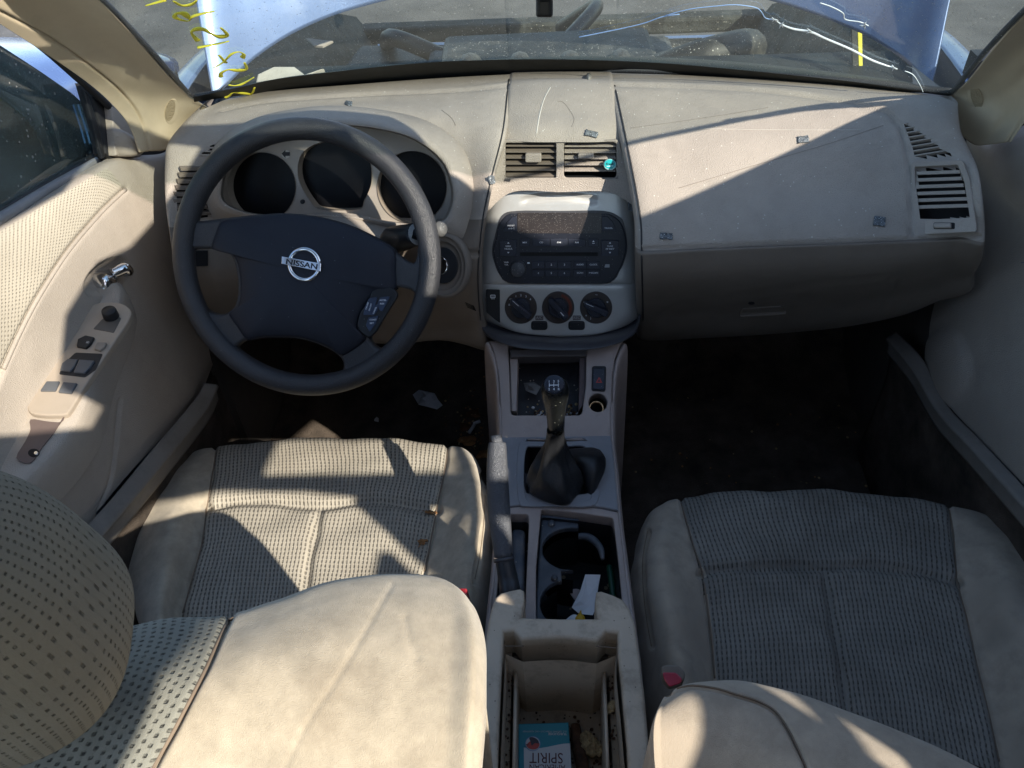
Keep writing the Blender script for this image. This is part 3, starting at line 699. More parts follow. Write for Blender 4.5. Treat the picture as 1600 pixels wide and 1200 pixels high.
PR = N([(dict(y=[1.31, 1.31, 1.30, 1.28, 1.25, 1.22, 1.19]), [(957, 114), (1060, 117), (1180, 123), (1300, 132), (1400, 142), (1465, 150), (1495, 158)]),
        (dict(y=[1.275, 1.275, 1.265, 1.245, 1.21, 1.17, 1.12]), [(958, 124), (1060, 126), (1180, 132), (1300, 142), (1390, 155), (1450, 170), (1500, 200)]),
        (dict(y=[1.24, 1.24, 1.23, 1.21, 1.18, 1.13, 1.08]), [(959, 134), (1060, 137), (1180, 143), (1300, 158), (1385, 176), (1450, 200), (1512, 228)]),
        (dict(y=[1.13, 1.13, 1.13, 1.12, 1.11, 1.07, 1.02]), [(974, 205), (1080, 208), (1190, 212), (1300, 220), (1400, 232), (1470, 248), (1528, 265)]),
        (dict(y=[1.05, 1.05, 1.05, 1.05, 1.04, 1.01, .98]), [(991, 290), (1090, 292), (1200, 294), (1310, 297), (1410, 300), (1480, 305), (1535, 310)]),
        (dict(y=[1.0, 1.0, 1.0, 1.0, 1.0, .98, .965]), [(1000, 350), (1100, 349), (1200, 347), (1310, 344), (1415, 342), (1485, 343), (1538, 347)]),
        (dict(y=[.975, .975, .975, .975, .975, .965, .955]), [(1001, 387), (1100, 383), (1200, 379), (1310, 375), (1420, 370), (1490, 367), (1538, 370)]),
        (dict(y=[.966, .966, .966, .966, .966, .96, .955]), [(1001, 402), (1100, 397), (1200, 392), (1310, 388), (1420, 384), (1490, 380), (1537, 382)]),
        (dict(y=[.975, .975, .975, .975, .975, .975, .975]), [(1002, 445), (1100, 440), (1200, 435), (1310, 430), (1410, 421), (1480, 410), (1535, 400)]),
        (dict(y=[1.045, 1.045, 1.045, 1.045, 1.04, 1.03, 1.02]), [(1003, 490), (1100, 486), (1200, 480), (1310, 471), (1405, 457), (1470, 438), (1524, 419)]),
        (dict(y=[1.15, 1.15, 1.15, 1.15, 1.13, 1.11, 1.08]), [(1003, 527), (1100, 524), (1200, 518), (1305, 508), (1395, 490), (1452, 467), (1508, 437)])])
PR.append(shift(PR[-1], (0, .3, -.03)))
PR = closed_ends(PR, (0, .06, -.02), (.004, .2, -.02))
GR = Grid(PR, 14, 9)
GR.seams([[(959, 131), (1060, 135), (1180, 140), (1300, 155), (1385, 174)], [(1390, 178), (1408, 205), (1420, 260), (1424, 320), (1425, 372)],
          [(1001, 389), (1100, 385), (1200, 381), (1310, 377), (1420, 373), (1530, 369)]], 2.6, .0055)
GR.seams([[(1025, 522), (1028, 500), (1060, 478), (1140, 465), (1220, 452), (1340, 436), (1402, 436), (1406, 448), (1380, 480)]], 1.6, .003)
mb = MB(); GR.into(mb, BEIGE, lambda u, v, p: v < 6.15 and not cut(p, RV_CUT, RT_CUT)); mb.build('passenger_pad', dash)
mb = MB(); GR.into(mb, BEIGE_SHADE, lambda u, v, p: v >= 6.15); lowp = mb.build('glove_box_face', dash)
grb = GR.bvh()
l, n = hit(grb, 1192, 482); pg = plane_on(l, n)
mb = MB(); mb.plate(pg.off(-.004), roundpoly([(1154, 491), (1158, 478), (1222, 474), (1230, 487)], 4), .0056, BEIGE_SHADE, .002); mb.plate(pg.off(.001), circ(1174, 473, 5, 2.5), .001, DARK, 0); mb.plate(pg, roundpoly([(1155, 489), (1229, 485), (1227, 490), (1157, 493)], 2), .007, BEIGE_SHADE, .002); mb.build('glove_box_latch', dash)

PD = N([(dict(y=[1.20, 1.26, 1.28, 1.29, 1.30, 1.305, 1.31]), [(312, 170), (370, 150), (450, 140), (540, 133), (630, 126), (720, 120), (797, 116)]),
        (dict(y=[1.15, 1.20, 1.24, 1.255, 1.265, 1.27, 1.275]), [(285, 195), (345, 172), (440, 152), (530, 144), (620, 138), (710, 132), (796, 126)]),
        (dict(y=[1.10, 1.15, 1.20, 1.22, 1.23, 1.235, 1.24]), [(262, 225), (330, 196), (425, 172), (525, 160), (620, 154), (710, 146), (794, 136)]),
        (dict(y=[1.08, 1.11, 1.15, 1.17, 1.165, 1.15, 1.13]), [(258, 255), (328, 228), (420, 198), (520, 184), (620, 186), (720, 192), (787, 205)]),
        (dict(y=[1.04, 1.08, 1.12, 1.13, 1.12, 1.09, 1.055]), [(258, 305), (325, 290), (410, 270), (520, 265), (620, 265), (715, 272), (767, 282)]),
        (dict(y=[1.01, 1.06, 1.10, 1.10, 1.08, 1.05, 1.03]), [(263, 350), (325, 345), (410, 340), (520, 335), (620, 340), (706, 342), (755, 342)]),
        (dict(y=[.99, 1.03, 1.06, 1.06, 1.04, 1.015, 1.01]), [(271, 400), (330, 395), (410, 395), (520, 395), (620, 395), (700, 395), (749, 395)]),
        (dict(y=[1.0, 1.02, 1.04, 1.04, 1.02, 1.01, 1.01]), [(283, 440), (335, 440), (410, 440), (520, 440), (620, 440), (700, 440), (748, 440)]),
        (dict(y=[1.05, 1.06, 1.08, 1.08, 1.06, 1.05, 1.03]), [(302, 490), (345, 490), (410, 495), (520, 505), (620, 510), (695, 512), (752, 505)]),
        (dict(y=[1.11, 1.12, 1.14, 1.14, 1.12, 1.10, 1.06]), [(322, 515), (355, 517), (410, 520), (520, 525), (620, 530), (695, 522), (772, 545)])])
PD.append(shift(PD[-1], (0, .3, -.03)))
PD = closed_ends(PD, (-.004, .2, -.02), (0, .06, -.02))
GD_ = Grid(PD, 14, 9)
GD_.seams([[(345, 172), (420, 158), (560, 148), (700, 142), (794, 134)], [(694, 362), (706, 368), (718, 385), (724, 394), (750, 396)]], 2.0, .0045)
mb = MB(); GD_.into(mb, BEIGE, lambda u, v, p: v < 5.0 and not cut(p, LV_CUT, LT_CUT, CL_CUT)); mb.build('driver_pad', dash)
mb = MB(); GD_.into(mb, BEIGE_SHADE, lambda u, v, p: v >= 5.0); dlow = mb.build('knee_panel', dash)
gdb = GD_.bvh()
# fuse / switch blanks on the knee panel
l, n = hit(gdb, 317, 402); pk = plane_on(l, n); mb = MB(); mb.plate(pk.off(-.001), [(303, 391), (323, 391), (323, 415), (304, 416)], .004, BLACK, .0006); mb.build('switch_blank', dash); mb = MB(); mb.plate(pk.off(-.001), [(364, 418), (370, 418), (371, 430), (363, 428)], .003, BLACK, .0005); mb.build('switch_blank', dash)
l, n = hit(gdb, 733, 474); pk = plane_on(l, n); mb = MB()
for k in range(4): mb.plate(pk.off(-.0005), [(727 + k, 472 + k * 2.2), (741 + k, 478 + k * 2.2), (741 + k, 479 + k * 2.2), (727 + k, 473 + k * 2.2)], .0008, DARK, 0)
mb.build('interior_sensor', dash)

# centre top pad
CT = N([(dict(y=1.31), [(797, 115), (835, 114), (876, 113.5), (918, 113.5), (957, 114)]),
        (dict(y=1.275), [(796, 125), (835, 124), (876, 124), (918, 124), (958, 123)]),
        (dict(y=[1.24, 1.238, 1.236, 1.238, 1.24]), [(794, 136), (833, 131), (876, 130), (918, 130), (959, 133)]),
        (dict(y=[1.185, 1.18, 1.18, 1.18, 1.19]), [(791, 170), (832, 170), (876, 170), (920, 170), (965, 168)]),
        (dict(y=[1.14, 1.128, 1.128, 1.128, 1.142]), [(785, 212), (830, 214), (876, 214), (930, 214), (976, 212)]),
        (dict(y=[1.10, 1.105, 1.105, 1.105, 1.10]), [(768, 280), (800, 284), (876, 286), (950, 286), (990, 286)]),
        (dict(y=[1.085, 1.10, 1.10, 1.10, 1.085]), [(757, 335), (800, 300), (876, 300), (950, 300), (996, 325)])])
GC = Grid(CT, 14, 8); GC.push(lambda u, v, p: .003 * min(1, 6 * min(u, 4 - u)) - .001)
mb = MB(); GC.into(mb, BEIGE, lambda u, v, p: not cut(p, CV_CUT)); mb.build('centre_pad', dash); gcb = GC.bvh()
# dark joints left and right of the centre pad
for line, b in (([(797, 124), (795, 136), (787, 205), (770, 275), (757, 335), (750, 395), (748, 440), (752, 500)], gdb), ([(959, 134), (974, 205), (991, 290), (1000, 350), (1001, 400), (1002, 445), (1003, 500)], grb)):
    pts = []; mb = MB()
    for (x, y) in sp2(line, 5, False):
        l, n = hit(b, x + (-1.5 if b is gdb else 1.5), y)
        if l: pts.append(l + n * .0002)
    mb.tube(pts, .0014, RUBBER, 5, sub=1); mb.build('panel_joint', dash)
SCR = mat('scratch', (.20, .17, .15), .8); SCL = mat('pale_scuff', (.55, .51, .46), .8)
for line, b, r_, m_ in (([(985, 200), (1060, 190), (1140, 178), (1200, 168)], grb, .0005, SCR), ([(1060, 294), (1180, 258), (1290, 226), (1380, 196)], grb, .0006, SCR), ([(1070, 200), (1150, 202), (1240, 203), (1345, 203)], grb, .0007, SCL),
                        ([(872, 158), (880, 160), (890, 172), (897, 186), (893, 198)], gcb, .0005, SCR), ([(860, 136), (850, 155), (843, 180), (838, 210)], gcb, .0012, SCL), ([(690, 172), (705, 184), (712, 196)], gdb, .0006, SCR)):
    mb = MB(); mb.tube([(lambda h: h[0] + h[1] * .0001)(hit(b, x, y)) for x, y in sp2(line, 6, False)], r_, m_, 5, sub=1, flat=.3); mb.build('scratch', dash)

# centre vents
pv = Pl(W(790, 222, y=1.130), W(964, 222, y=1.130), W(876, 293, y=1.113))
vt = MB()
o1, o2 = rect(790, 222, 869, 277, 3), rect(881, 221, 963, 277, 6)
vt.plate(pv, roundpoly([(786, 217), (966, 217), (970, 230), (971, 293), (783, 293), (784, 250)], 6), .006, BEIGE, .0012, holes=[o1, o2])
vent = vt.build('air_vent', dash)
mb = MB(); mb.plate(pv.off(-.035), rect(786, 218, 966, 281), .004, DARK, 0)
for a, b, c, d in ((790, 222, 869, 277), (881, 221, 963, 277)):
    for (p1, p2) in (((a, b), (c, b)), ((c, b), (c, d)), ((c, d), (a, d)), ((a, d), (a, b))):
        q = [pv.p(*pv.uv(*p1), 0), pv.p(*pv.uv(*p2), 0), pv.p(*pv.uv(*p2), -.035), pv.p(*pv.uv(*p1), -.035)]; mb.add(q, [(0, 1, 2, 3)], BLACK)
mb.build('duct', vent)
def slat(parent, pl, x0, x1, y0, y1, m, depth=.016, t=.0016, tilt=.006, name='slat'):
    """a louvre blade running from x0,y0 to x1,y1, reaching inwards"""
    a = pl.p(*pl.uv(x0, y0)); b = pl.p(*pl.uv(x1, y1)); mb = MB(); dn = -pl.n * depth + pl.v * tilt; up = pl.v * t
    mb.add([a, b, b + up, a + up, a + dn, b + dn, b + dn + up, a + dn + up], [(0, 1, 2, 3), (3, 2, 6, 7), (1, 0, 4, 5), (7, 6, 5, 4), (0, 3, 7, 4), (2, 1, 5, 6)], m)
    return mb.build(name, parent)
for k in range(6): slat(vent, pv.off(.001), 790.5, 868.5, 229 + k * 9.4, 229 + k * 9.4, BEIGE_SHADE)
for k in range(5): slat(vent, pv.off(.001), 882, 962, 229.5 + k * 9.6, 229.5 + k * 9.6, BEIGE)
for x0 in (821, 903):
    m2 = MB(); m2.plate(pv.off(.0), rect(x0, 238, x0 + 25, 246 if x0 > 850 else 252, 3), .009, BEIGE, .0015); m2.build('vent_tab', vent)

# centre stack face (curved flanks) in two panels
SK = [[(1.085, 757), (1.10, 768), (1.112, 790), (1.112, 876), (1.112, 955), (1.105, 975), (1.085, 996)], ]
def srow(py, y, xl, xr, dl=.022):
    return [W(xl, py, y=y + dl), W(xl + 6, py, y=y + .010), W(xl + 22, py, y=y + .001), W(820, py, y=y), W(876, py, y=y), W(932, py, y=y), W(xr - 24, py, y=y + .001), W(xr - 7, py, y=y + .010), W(xr, py, y=y + dl)]
up_rows = [srow(294, 1.124, 764, 992, .01), srow(297, 1.114, 762, 993), srow(330, 1.1025, 757, 997), srow(370, 1.089, 752, 999), srow(410, 1.0755, 749, 1000), srow(442, 1.0645, 748, 1000), srow(443.4, 1.072, 748, 1000)]
G = Grid(up_rows, 8, 8)
G.push(lambda u, v, p: -.006 * math.exp(-((px_of(p)[1] - (307 + .0022 * (px_of(p)[0] - 874) ** 2)) / 3.2) ** 2) * (1 if abs(px_of(p)[0] - 874) < 52 else math.exp(-((abs(px_of(p)[0] - 874) - 52) / 5) ** 2)))
mb = MB(); G.into(mb, SILVER); mb.build('stack_panel', dash, solid=.002)
lo_rows = [srow(444.6, 1.072, 748, 1000), srow(446, 1.0635, 748, 1000), srow(470, 1.055, 748, 1000), srow(495, 1.046, 752, 998),
           [W(762, 503, y=1.062), W(772, 506, y=1.052), W(800, 517, y=1.038), W(830, 523, y=1.034), W(876, 526, y=1.033), W(922, 524, y=1.034), W(952, 518, y=1.038), W(980, 508, y=1.05), W(993, 497, y=1.062)]]
G = Grid(lo_rows, 8, 8); mb = MB(); G.into(mb, SILVER); clim = mb.build('climate_panel', dash, solid=.002)
lp = [[W(748, 455, y=1.085), W(752, 500, y=1.05), W(766, 510, y=1.045), W(798, 520, y=1.034), W(830, 525, y=1.029), W(876, 528, y=1.028), W(922, 526, y=1.029), W(955, 520, y=1.034), W(984, 510, y=1.045), W(998, 497, y=1.05), W(1000, 455, y=1.085)],
      [W(747, 465, y=1.08), W(752, 508, y=1.035), W(768, 521, y=1.015), W(798, 530, y=.998), W(830, 535, y=.992), W(876, 537, y=.990), W(922, 536, y=.992), W(955, 531, y=.998), W(984, 520, y=1.015), W(998, 505, y=1.035), W(1002, 465, y=1.08)],
      [W(749, 475, y=1.09), W(757, 518, y=1.035), W(772, 531, y=1.005), W(800, 541, y=.985), W(830, 546, y=.978), W(876, 548, y=.976), W(922, 546, y=.978), W(953, 540, y=.985), W(980, 530, y=1.005), W(995, 514, y=1.035), W(1001, 475, y=1.09)]]
lp.append(shift(lp[-1], (0, .06, -.02)))
mb = MB(); Grid(lp, 6, 7).into(mb, LIP); mb.build('stack_lip', dash, solid=.002)

# radio
ps = Pl(W(790, 330, y=1.1022), W(960, 330, y=1.1022), W(876, 440, y=1.0650))
z7 = lambda pts: [(740 + .175 * x, 300 + .175 * y) for x, y in pts]
ro = sp2([(775, 372), (772, 380), (771, 392), (775, 410), (783, 428), (790, 436), (800, 440), (840, 440.5), (876, 440.5), (915, 440.5), (948, 440), (958, 434), (967, 420), (974, 404), (978, 386), (978, 372), (973, 352), (965, 340), (952, 332), (940, 331), (876, 331), (810, 331), (796, 331.5), (786, 339), (779, 350)], 3)
rm = MB(); rm.plate(ps.off(-.01), ro, .0125, RADIO, .002); radio = rm.build('radio', dash)
rp = ps.off(.0025)
m2 = MB(); m2.plate(ps.off(.0003), sp2([(x + (2.2 if x > 876 else -2.2), y + (1.6 if y > 386 else -1.6)) for x, y in [(775, 372), (771, 392), (775, 410), (783, 428), (800, 440), (876, 440.5), (948, 440), (967, 420), (974, 404), (978, 386), (973, 352), (965, 340), (940, 331), (876, 331), (810, 331), (786, 339)]], 4), .0010, LIP, .0004); m2.build('radio_surround', dash)
m2 = MB(); m2.plate(rp, [(808.5, 332.5), (940, 332.5), (940, 364.5), (808.5, 364.5)], .0006, DISPLAY, .0002); m2.build('display', radio)
m2 = MB(); m2.plate(rp, z7([(415, 538), (1112, 538), (1112, 572), (415, 572)]), .0004, DARK, 0); m2.build('disc_slot', radio)
def btn(name, pts, txts=(), h=.0022, m=None, parent=None, pl=None, size=None):
    b = MB(); q = pl or rp; b.plate(q, pts, h, m or BTN, .0006)
    for t in txts:
        body_, x, y, hp = t[:4]; mt = t[4] if len(t) > 4 else WHITE; b.text(q.off(h), body_, x, y, hp, mt, wpx=t[5] if len(t) > 5 else None, rot=t[6] if len(t) > 6 else 0, bold=.012)
    return b.build(name, parent or radio)
zt = lambda x, y: (740 + .175 * x, 300 + .175 * y)
def zb(x0, y0, x1, y1, label=None, hp=2.5, wpx=None, name='radio_button', r=.6):
    a = zt(x0, y0); c = zt(x1, y1); t = [(label, (a[0] + c[0]) / 2, (a[1] + c[1]) / 2, hp, WHITE, wpx)] if label else []
    return btn(name, rect(a[0], a[1], c[0], c[1], r), t)
btn('radio_button', roundpoly(z7([(388, 215), (388, 350), (262, 350), (300, 270), (345, 220)]), 1.5), [('PRESET', *zt(335, 300), 2.2, WHITE, 11), ('A\u00b7B\u00b7C', *zt(338, 325), 2.2, WHITE, 10)])
btn('radio_button', roundpoly(z7([(1145, 215), (1195, 215), (1240, 262), (1275, 345), (1145, 345)]), 1.5), [('TRAVEL', *zt(1205, 322), 2.4, WHITE, 13)])
def tri(pl, cx, cy, r, up, mb, m):
    s_ = -1 if up else 1; mb.plate(pl, [(cx - r, cy - s_ * r * .6), (cx + r, cy - s_ * r * .6), (cx, cy + s_ * r * .8)], .0002, m, 0)
for x0, x1, a, b in ((235, 385, 'SEEK', 'TRACK'), (1140, 1295, 'TUNE', 'FF\u00b7REV')):
    q = MB(); p0 = zt(x0, 428); p1 = zt(x1, 568); q.plate(rp, rect(*p0, *p1, .8), .003, BTN, .0006); cx = (p0[0] + p1[0]) / 2; t = rp.off(.003)
    tri(t, cx, p0[1] + 4.6, 1.8, True, q, WHITE); tri(t, cx, p1[1] - 4.6, 1.8, False, q, WHITE)
    q.text(t, a, cx, p0[1] + 9.8, 2.4, WHITE, wpx=9, bold=.01); q.text(t, b, cx, p0[1] + 14.0, 2.4, WHITE, wpx=13, bold=.01); q.build('rocker_button', radio)
zb(417, 418, 498, 482, 'MIX', 2.4, 7); zb(527, 418, 680, 482, 'CD', 2.4, 6); zb(685, 418, 840, 482, 'FM', 2.4, 6); zb(845, 418, 998, 482, 'AM', 2.4, 6)
q = MB(); p0 = zt(1027, 418); p1 = zt(1113, 480); q.plate(rp, rect(*p0, *p1, .6), .0022, BTN, .0005); tri(rp.off(.0022), *zt(1070, 440), 1.8, True, q, WHITE); a = zt(1060, 456); q.plate(rp.off(.0022), rect(a[0], a[1], a[0] + 3.6, a[1] + .8), .0002, WHITE, 0); q.build('eject_button', radio)
for i, (x0, x1) in enumerate(((523, 634), (638, 750), (754, 868))):
    zb(x0, 616, x1, 680, str(i + 1), 3.0, None, 'preset_button')
    zb(x0, 695, x1, 752, str(i + 4), 3.0, None, 'preset_button')
zb(893, 615, 1008, 680, 'AUDIO', 2.4, 11); zb(1012, 615, 1128, 680, 'CLOCK', 2.4, 12); zb(893, 693, 1008, 750, 'SCAN', 2.4, 9.5); zb(1012, 693, 1128, 750, 'P\u2022SCAN', 2.4, 14)
q = MB(); q.text(rp.off(.0001), 'PWR', *zt(293, 628), 2.3, WHITE, wpx=6.5, bold=.01); q.text(rp.off(.0001), 'VOL', *zt(293, 648), 2.3, WHITE, wpx=6, bold=.01)
a = zt(1168, 645); q.plate(rp.off(.0001), roundpoly([(a[0], a[1] + 5), (a[0] + 1.5, a[1]), (a[0] + 8, a[1]), (a[0] + 8, a[1] + 5)], .6), .0002, mat('grey_print', (.35, .36, .38), .5), 0)
a = zt(480, 628); q.plate(rp.off(.0001), rect(a[0], a[1], a[0] + 3.6, a[1] + 2), .0002, WHITE, 0)
q.build('radio_lettering', radio)
def knob(pl, cx, cy, rpx, h, m, name, parent, extra=None, n=36, waist=.9, ridged=0):
    b = MB(); s_ = px_size(pl.p(*pl.uv(cx, cy))); r = rpx * s_; c = pl.uv(cx, cy); loops = []
    for k, hh in ((1.0, 0), (1.0, h * .25), (waist + .04, h * .8), (waist, h * .95), (waist - .06, h), (.02, h * .99)):
        loops.append([pl.p(c[0] + r * k * (1 + ridged * (q % 2)) * math.cos(2 * math.pi * q / n), c[1] + r * k * (1 + ridged * (q % 2)) * math.sin(2 * math.pi * q / n), hh) for q in range(n)])
    b.rings(loops, m, cap1=True)
    if extra: extra(b, pl, c, s_)
    return b.build(name, parent)
KN = mat('volume_knob', (.06, .065, .075), .4, var=.1, specks=(420, .2, (.6, .58, .54), .7, .3))
knob(rp, *zt(398, 680), 12.5, .012, KN, 'volume_knob', radio, n=48, ridged=-.02, waist=.93)

# climate panel details
pc = Pl(W(790, 450, y=1.0622), W(960, 450, y=1.0622), W(876, 500, y=1.0440))
z3 = lambda x, y: (740 + .175 * x, 440 + .175 * y)
DIAL = mat('dial_face', (.05, .038, .034), .5, var=.05)
def dial(cx, cy, bar_rot, marks, red=False, tick=None):
    b = MB(); b.plate(pc, circ(cx, cy, 25.2, None, 56), .0022, LIP, .0008); b.plate(pc.off(.0016), circ(cx, cy, 24.4, None, 56), .0009, DIAL, .0003)
    t = pc.off(.0027)
    for (s_, x, y, hp) in marks: b.text(t, s_, x, y, hp, WHITE, bold=.01)
    if red:
        arc = [(cx + r * math.cos(R(a)), cy + r * math.sin(R(a))) for r, rng in ((21.5, range(-75, 66, 7)), (17.5, range(65, -76, -7))) for a in rng]
        b.plate(pc.off(.0024), arc, .0003, mat('heat_scale', (.16, .03, .015), .5), 0)
    d = b.build('climate_dial', dash)
    k = MB(); k.plate(t.off(-.0005), circ(cx, cy, 15, None, 40), .006, BTN, .0015)
    c, s_ = math.cos(R(bar_rot)), math.sin(R(bar_rot)); L_, H_ = 19, 5.2
    pts = [(-L_, -H_ * .8), (L_, -H_), (L_ + 1, 0), (L_, H_), (-L_, H_ * .8), (-L_ - 1, 0)]
    pts = [(cx + x * c - y * s_, cy + x * s_ + y * c) for x, y in pts]
    k.plate(t.off(.004), roundpoly(pts, 2), .013, BTN, .0018)
    tx = (-17, -4) if tick is None else tick
    pt = [(tx[0], -5.6), (tx[1], -5.6), (tx[1], -4.4), (tx[0], -4.4)] if tick is None else [(tx[0], 3.2), (tx[1], 3.2), (tx[1], 4.6), (tx[0], 4.6)]
    k.plate(t.off(.0172) if False else t.off(.0170), [(cx + x * c - (y * .5 + 3.4 if tick is None else y - 1.5) * s_, cy + x * s_ + (y * .5 + 3.4 if tick is None else y - 1.5) * c) for x, y in pt], .0004, WHITE, 0)
    k.build('knob', d); return d
c1_, c2_, c3_ = z3(422, 230), z3(755, 230), z3(1093, 230)
dial(*c1_, 42, [('OFF', *z3(338, 156), 2.6), ('1', *z3(378, 130), 3.2), ('2', *z3(422, 121), 3.4), ('3', *z3(468, 131), 3.4), ('4', *z3(507, 158), 3.4), ('\u2042', *z3(318, 205), 3.6)])
dial(*c2_, 48, [], True, tick=(8, 16))
dial(*c3_, 24, [('\u21ac', *z3(992, 184), 3.4), ('\u2933', *z3(1095, 118), 3.4), ('\u224b', *z3(1195, 182), 3.4), ('\u21af', *z3(1005, 302), 3.4), ('\u2307', *z3(1045, 328), 3.4), ('\u223f', *z3(1168, 308), 3.0)])
q = MB(); q.plate(pc.off(-.001), roundpoly([z3(112, 68), z3(235, 68), z3(237, 365), z3(198, 340), z3(115, 270)], 1.5), .003, BLACK, .0006)
t = pc.off(.0021); a = z3(172, 135)
q.plate(t, roundpoly([(a[0] - 4, a[1] - 3), (a[0] + 4, a[1] - 3), (a[0] + 4, a[1] + 2), (a[0] - 4, a[1] + 2)], 1), .0002, WHITE, 0, holes=[rect(a[0] - 3, a[1] - 2, a[0] + 3, a[1] + 1.2)])
for k in (-1.8, 0, 1.8): q.plate(t, [(a[0] + k - .3, a[1] - .8), (a[0] + k + .3, a[1] - .8), (a[0] + k + .5, a[1] + 4), (a[0] + k - .2, a[1] + 4)], .0003, WHITE, 0)
q.build('defrost_switch', dash)
for (x0, x1, lab, lx) in ((513, 660, 'A/C', 587), (846, 993, 'REC', 921)):
    q = MB(); a, c = z3(x0, 350), z3(x1, 427); q.plate(pc, rect(*a, *c, 5), .0045, BLACK, .0016)
    a, c = z3(lx - 36, 303), z3(lx + 36, 342); q.plate(pc, rect(*a, *c, 1.2), .0014, mat('label_grey', (.12, .1, .1), .5), .0004); q.text(pc.off(.0014), lab, *z3(lx, 322), 4.2, mat('label_print', (.42, .4, .4), .5), bold=.01)
    q.build('climate_button', dash)

# right vents
pr = Pl(*[hit(grb, *q)[0] for q in ((1432, 262), (1515, 262), (1475, 350))]); pr = pr.off(.005)
vb = MB(); vo = roundpoly([(1431, 263), (1498, 260), (1508, 285), (1517, 342), (1434, 346)], 3)
vb.plate(pr.off(-.004), roundpoly([(1426, 255), (1506, 252), (1518, 285), (1527, 352), (1528, 364), (1426, 369)], 5), .006, BEIGE, .001, holes=[vo])
rv = vb.build('passenger_air_vent', dash)
mb = MB(); mb.plate(pr.off(-.020), vo, .0012, DARK, 0); mb.build('duct', rv)
for k in range(6):
    y = 268 + k * 10.6; slat(rv, pr.off(.001), 1433 + k * .25, 1500 + k * 2.9, y + 5, y + 2.6, BEIGE, .004, .0052, .001)
q = MB(); q.plate(pr.off(.0018), rect(1459, 348, 1492, 358, 2), .0006, DARK, 0); q.plate(pr.off(.002), rect(1460, 349.5, 1487, 357, 2), .004, BEIGE, .0015); q.build('vent_thumbwheel', rv)
tri_o = roundpoly([(1409, 188), (1416, 190), (1491, 244), (1428, 249)], 2)
l, n = hit(grb, 1440, 228); pt = plane_on(l, n)
tb = MB(); tb.plate(pt.off(-.016), tri_o, .0006, DARK, 0); tv = tb.build('side_defroster', dash)
for k in range(8):
    f = (k + .4) / 8.2; xa = 1410 + 19 * f; ya = 190 + 59 * f; xb = 1416 + 74 * f; yb = 190 + 50 * f + 3
    slat(tv, pt.off(.001), xa, xb, ya + 1, yb - 3, BEIGE, .006, .0024, 0)
# left vents
l, n = hit(gdb, 318, 235); pt = plane_on(l, n)
tb = MB(); tb.plate(pt.off(-.014), roundpoly([(308, 246), (360, 206), (372, 208), (338, 244)], 2), .0006, DARK, 0); tv = tb.build('side_defroster', dash)
for k in range(7): slat(tv, pt.off(.001), 312 + k * 7.6, 340 + k * 5, 243 - k * 5.6, 243 - k * 5.9, BEIGE, .003, .0022, 0)
l, n = hit(gdb, 302, 305); pt = plane_on(l, n)
tb = MB(); vo = sp2([(300, 260), (322, 256), (334, 268), (338, 300), (334, 332), (322, 342), (300, 338), (284, 345), (272, 330), (274, 300), (284, 275)], 4)
tb.plate(pt.off(-.016), vo, .0008, DARK, 0); lv = tb.build('driver_air_vent', dash)
for k in range(8): slat(lv, pt.off(.001), 283 - min(k, 5) * 2.2, 333, 267 + k * 10, 266 + k * 10, BEIGE_SHADE, .004, .0052, .002)

# instrument binnacle: hood ring + recessed bezel + three gauges
inner = [(352, 318), (346, 290), (362, 246), (405, 216), (462, 200), (520, 195), (585, 200), (645, 216), (690, 250), (707, 292), (705, 325), (688, 347), (640, 350), (560, 340), (480, 335), (400, 335)]
outer = [(330, 345), (318, 290), (335, 228), (390, 188), (455, 171), (525, 165), (600, 172), (670, 190), (722, 228), (745, 290), (742, 352), (712, 385), (640, 385), (560, 370), (480, 368), (380, 365)]
yo = [1.075, 1.085, 1.105, 1.14, 1.165, 1.175, 1.17, 1.155, 1.12, 1.07, 1.045, 1.02, 1.055, 1.09, 1.10, 1.08]
yi = [1.05, 1.055, 1.065, 1.075, 1.085, 1.09, 1.085, 1.075, 1.06, 1.035, 1.02, 1.015, 1.03, 1.04, 1.045, 1.05]
def loop3(px, ys): return spline([W(x, y, y=q) for (x, y), q in zip(px, ys)], 5, True)
def lerpl(a, b, t, dy=0): return [p.lerp(q, t) + V((0, dy, 0)) for p, q in zip(a, b)]
Lo, Li = loop3(outer, yo), loop3(inner, yi)
mb = MB(); up = V((0, -.010, .008))
mb.rings([[p + V((0, .02, -.02)) for p in Lo], Lo, [p + up * .6 for p in lerpl(Lo, Li, .35)], [p + up * .9 for p in lerpl(Lo, Li, .7)], [p + up * .5 for p in lerpl(Lo, Li, .93)], Li], BEIGE)
cen = sum(Li, V()) / len(Li)
bin_ = mb.build('instrument_hood', dash)
mb = MB(); pb = Pl(W(380, 300, y=1.082), W(690, 300, y=1.075), W(525, 215, y=1.110))
Lb = [pb.p(*pb.uv(*px_of(p)), 0) for p in Li]
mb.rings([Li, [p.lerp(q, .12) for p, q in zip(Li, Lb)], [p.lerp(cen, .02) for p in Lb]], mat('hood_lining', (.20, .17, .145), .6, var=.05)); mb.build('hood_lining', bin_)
g1 = circ(410, 292, 53, 54, 48); g2 = sp2([(468, 280), (470, 245), (492, 226), (525, 220), (558, 228), (578, 250), (581, 285), (570, 312), (560, 326), (505, 326), (488, 316)], 5); g3 = circ(644, 292, 54, 56, 48)
mb = MB(); mb.plate(pb.off(-.002), [px_of(p) for p in Lb], .003, BEZEL, .0006, holes=[g1, g2, g3]); bz = mb.build('gauge_bezel', bin_)
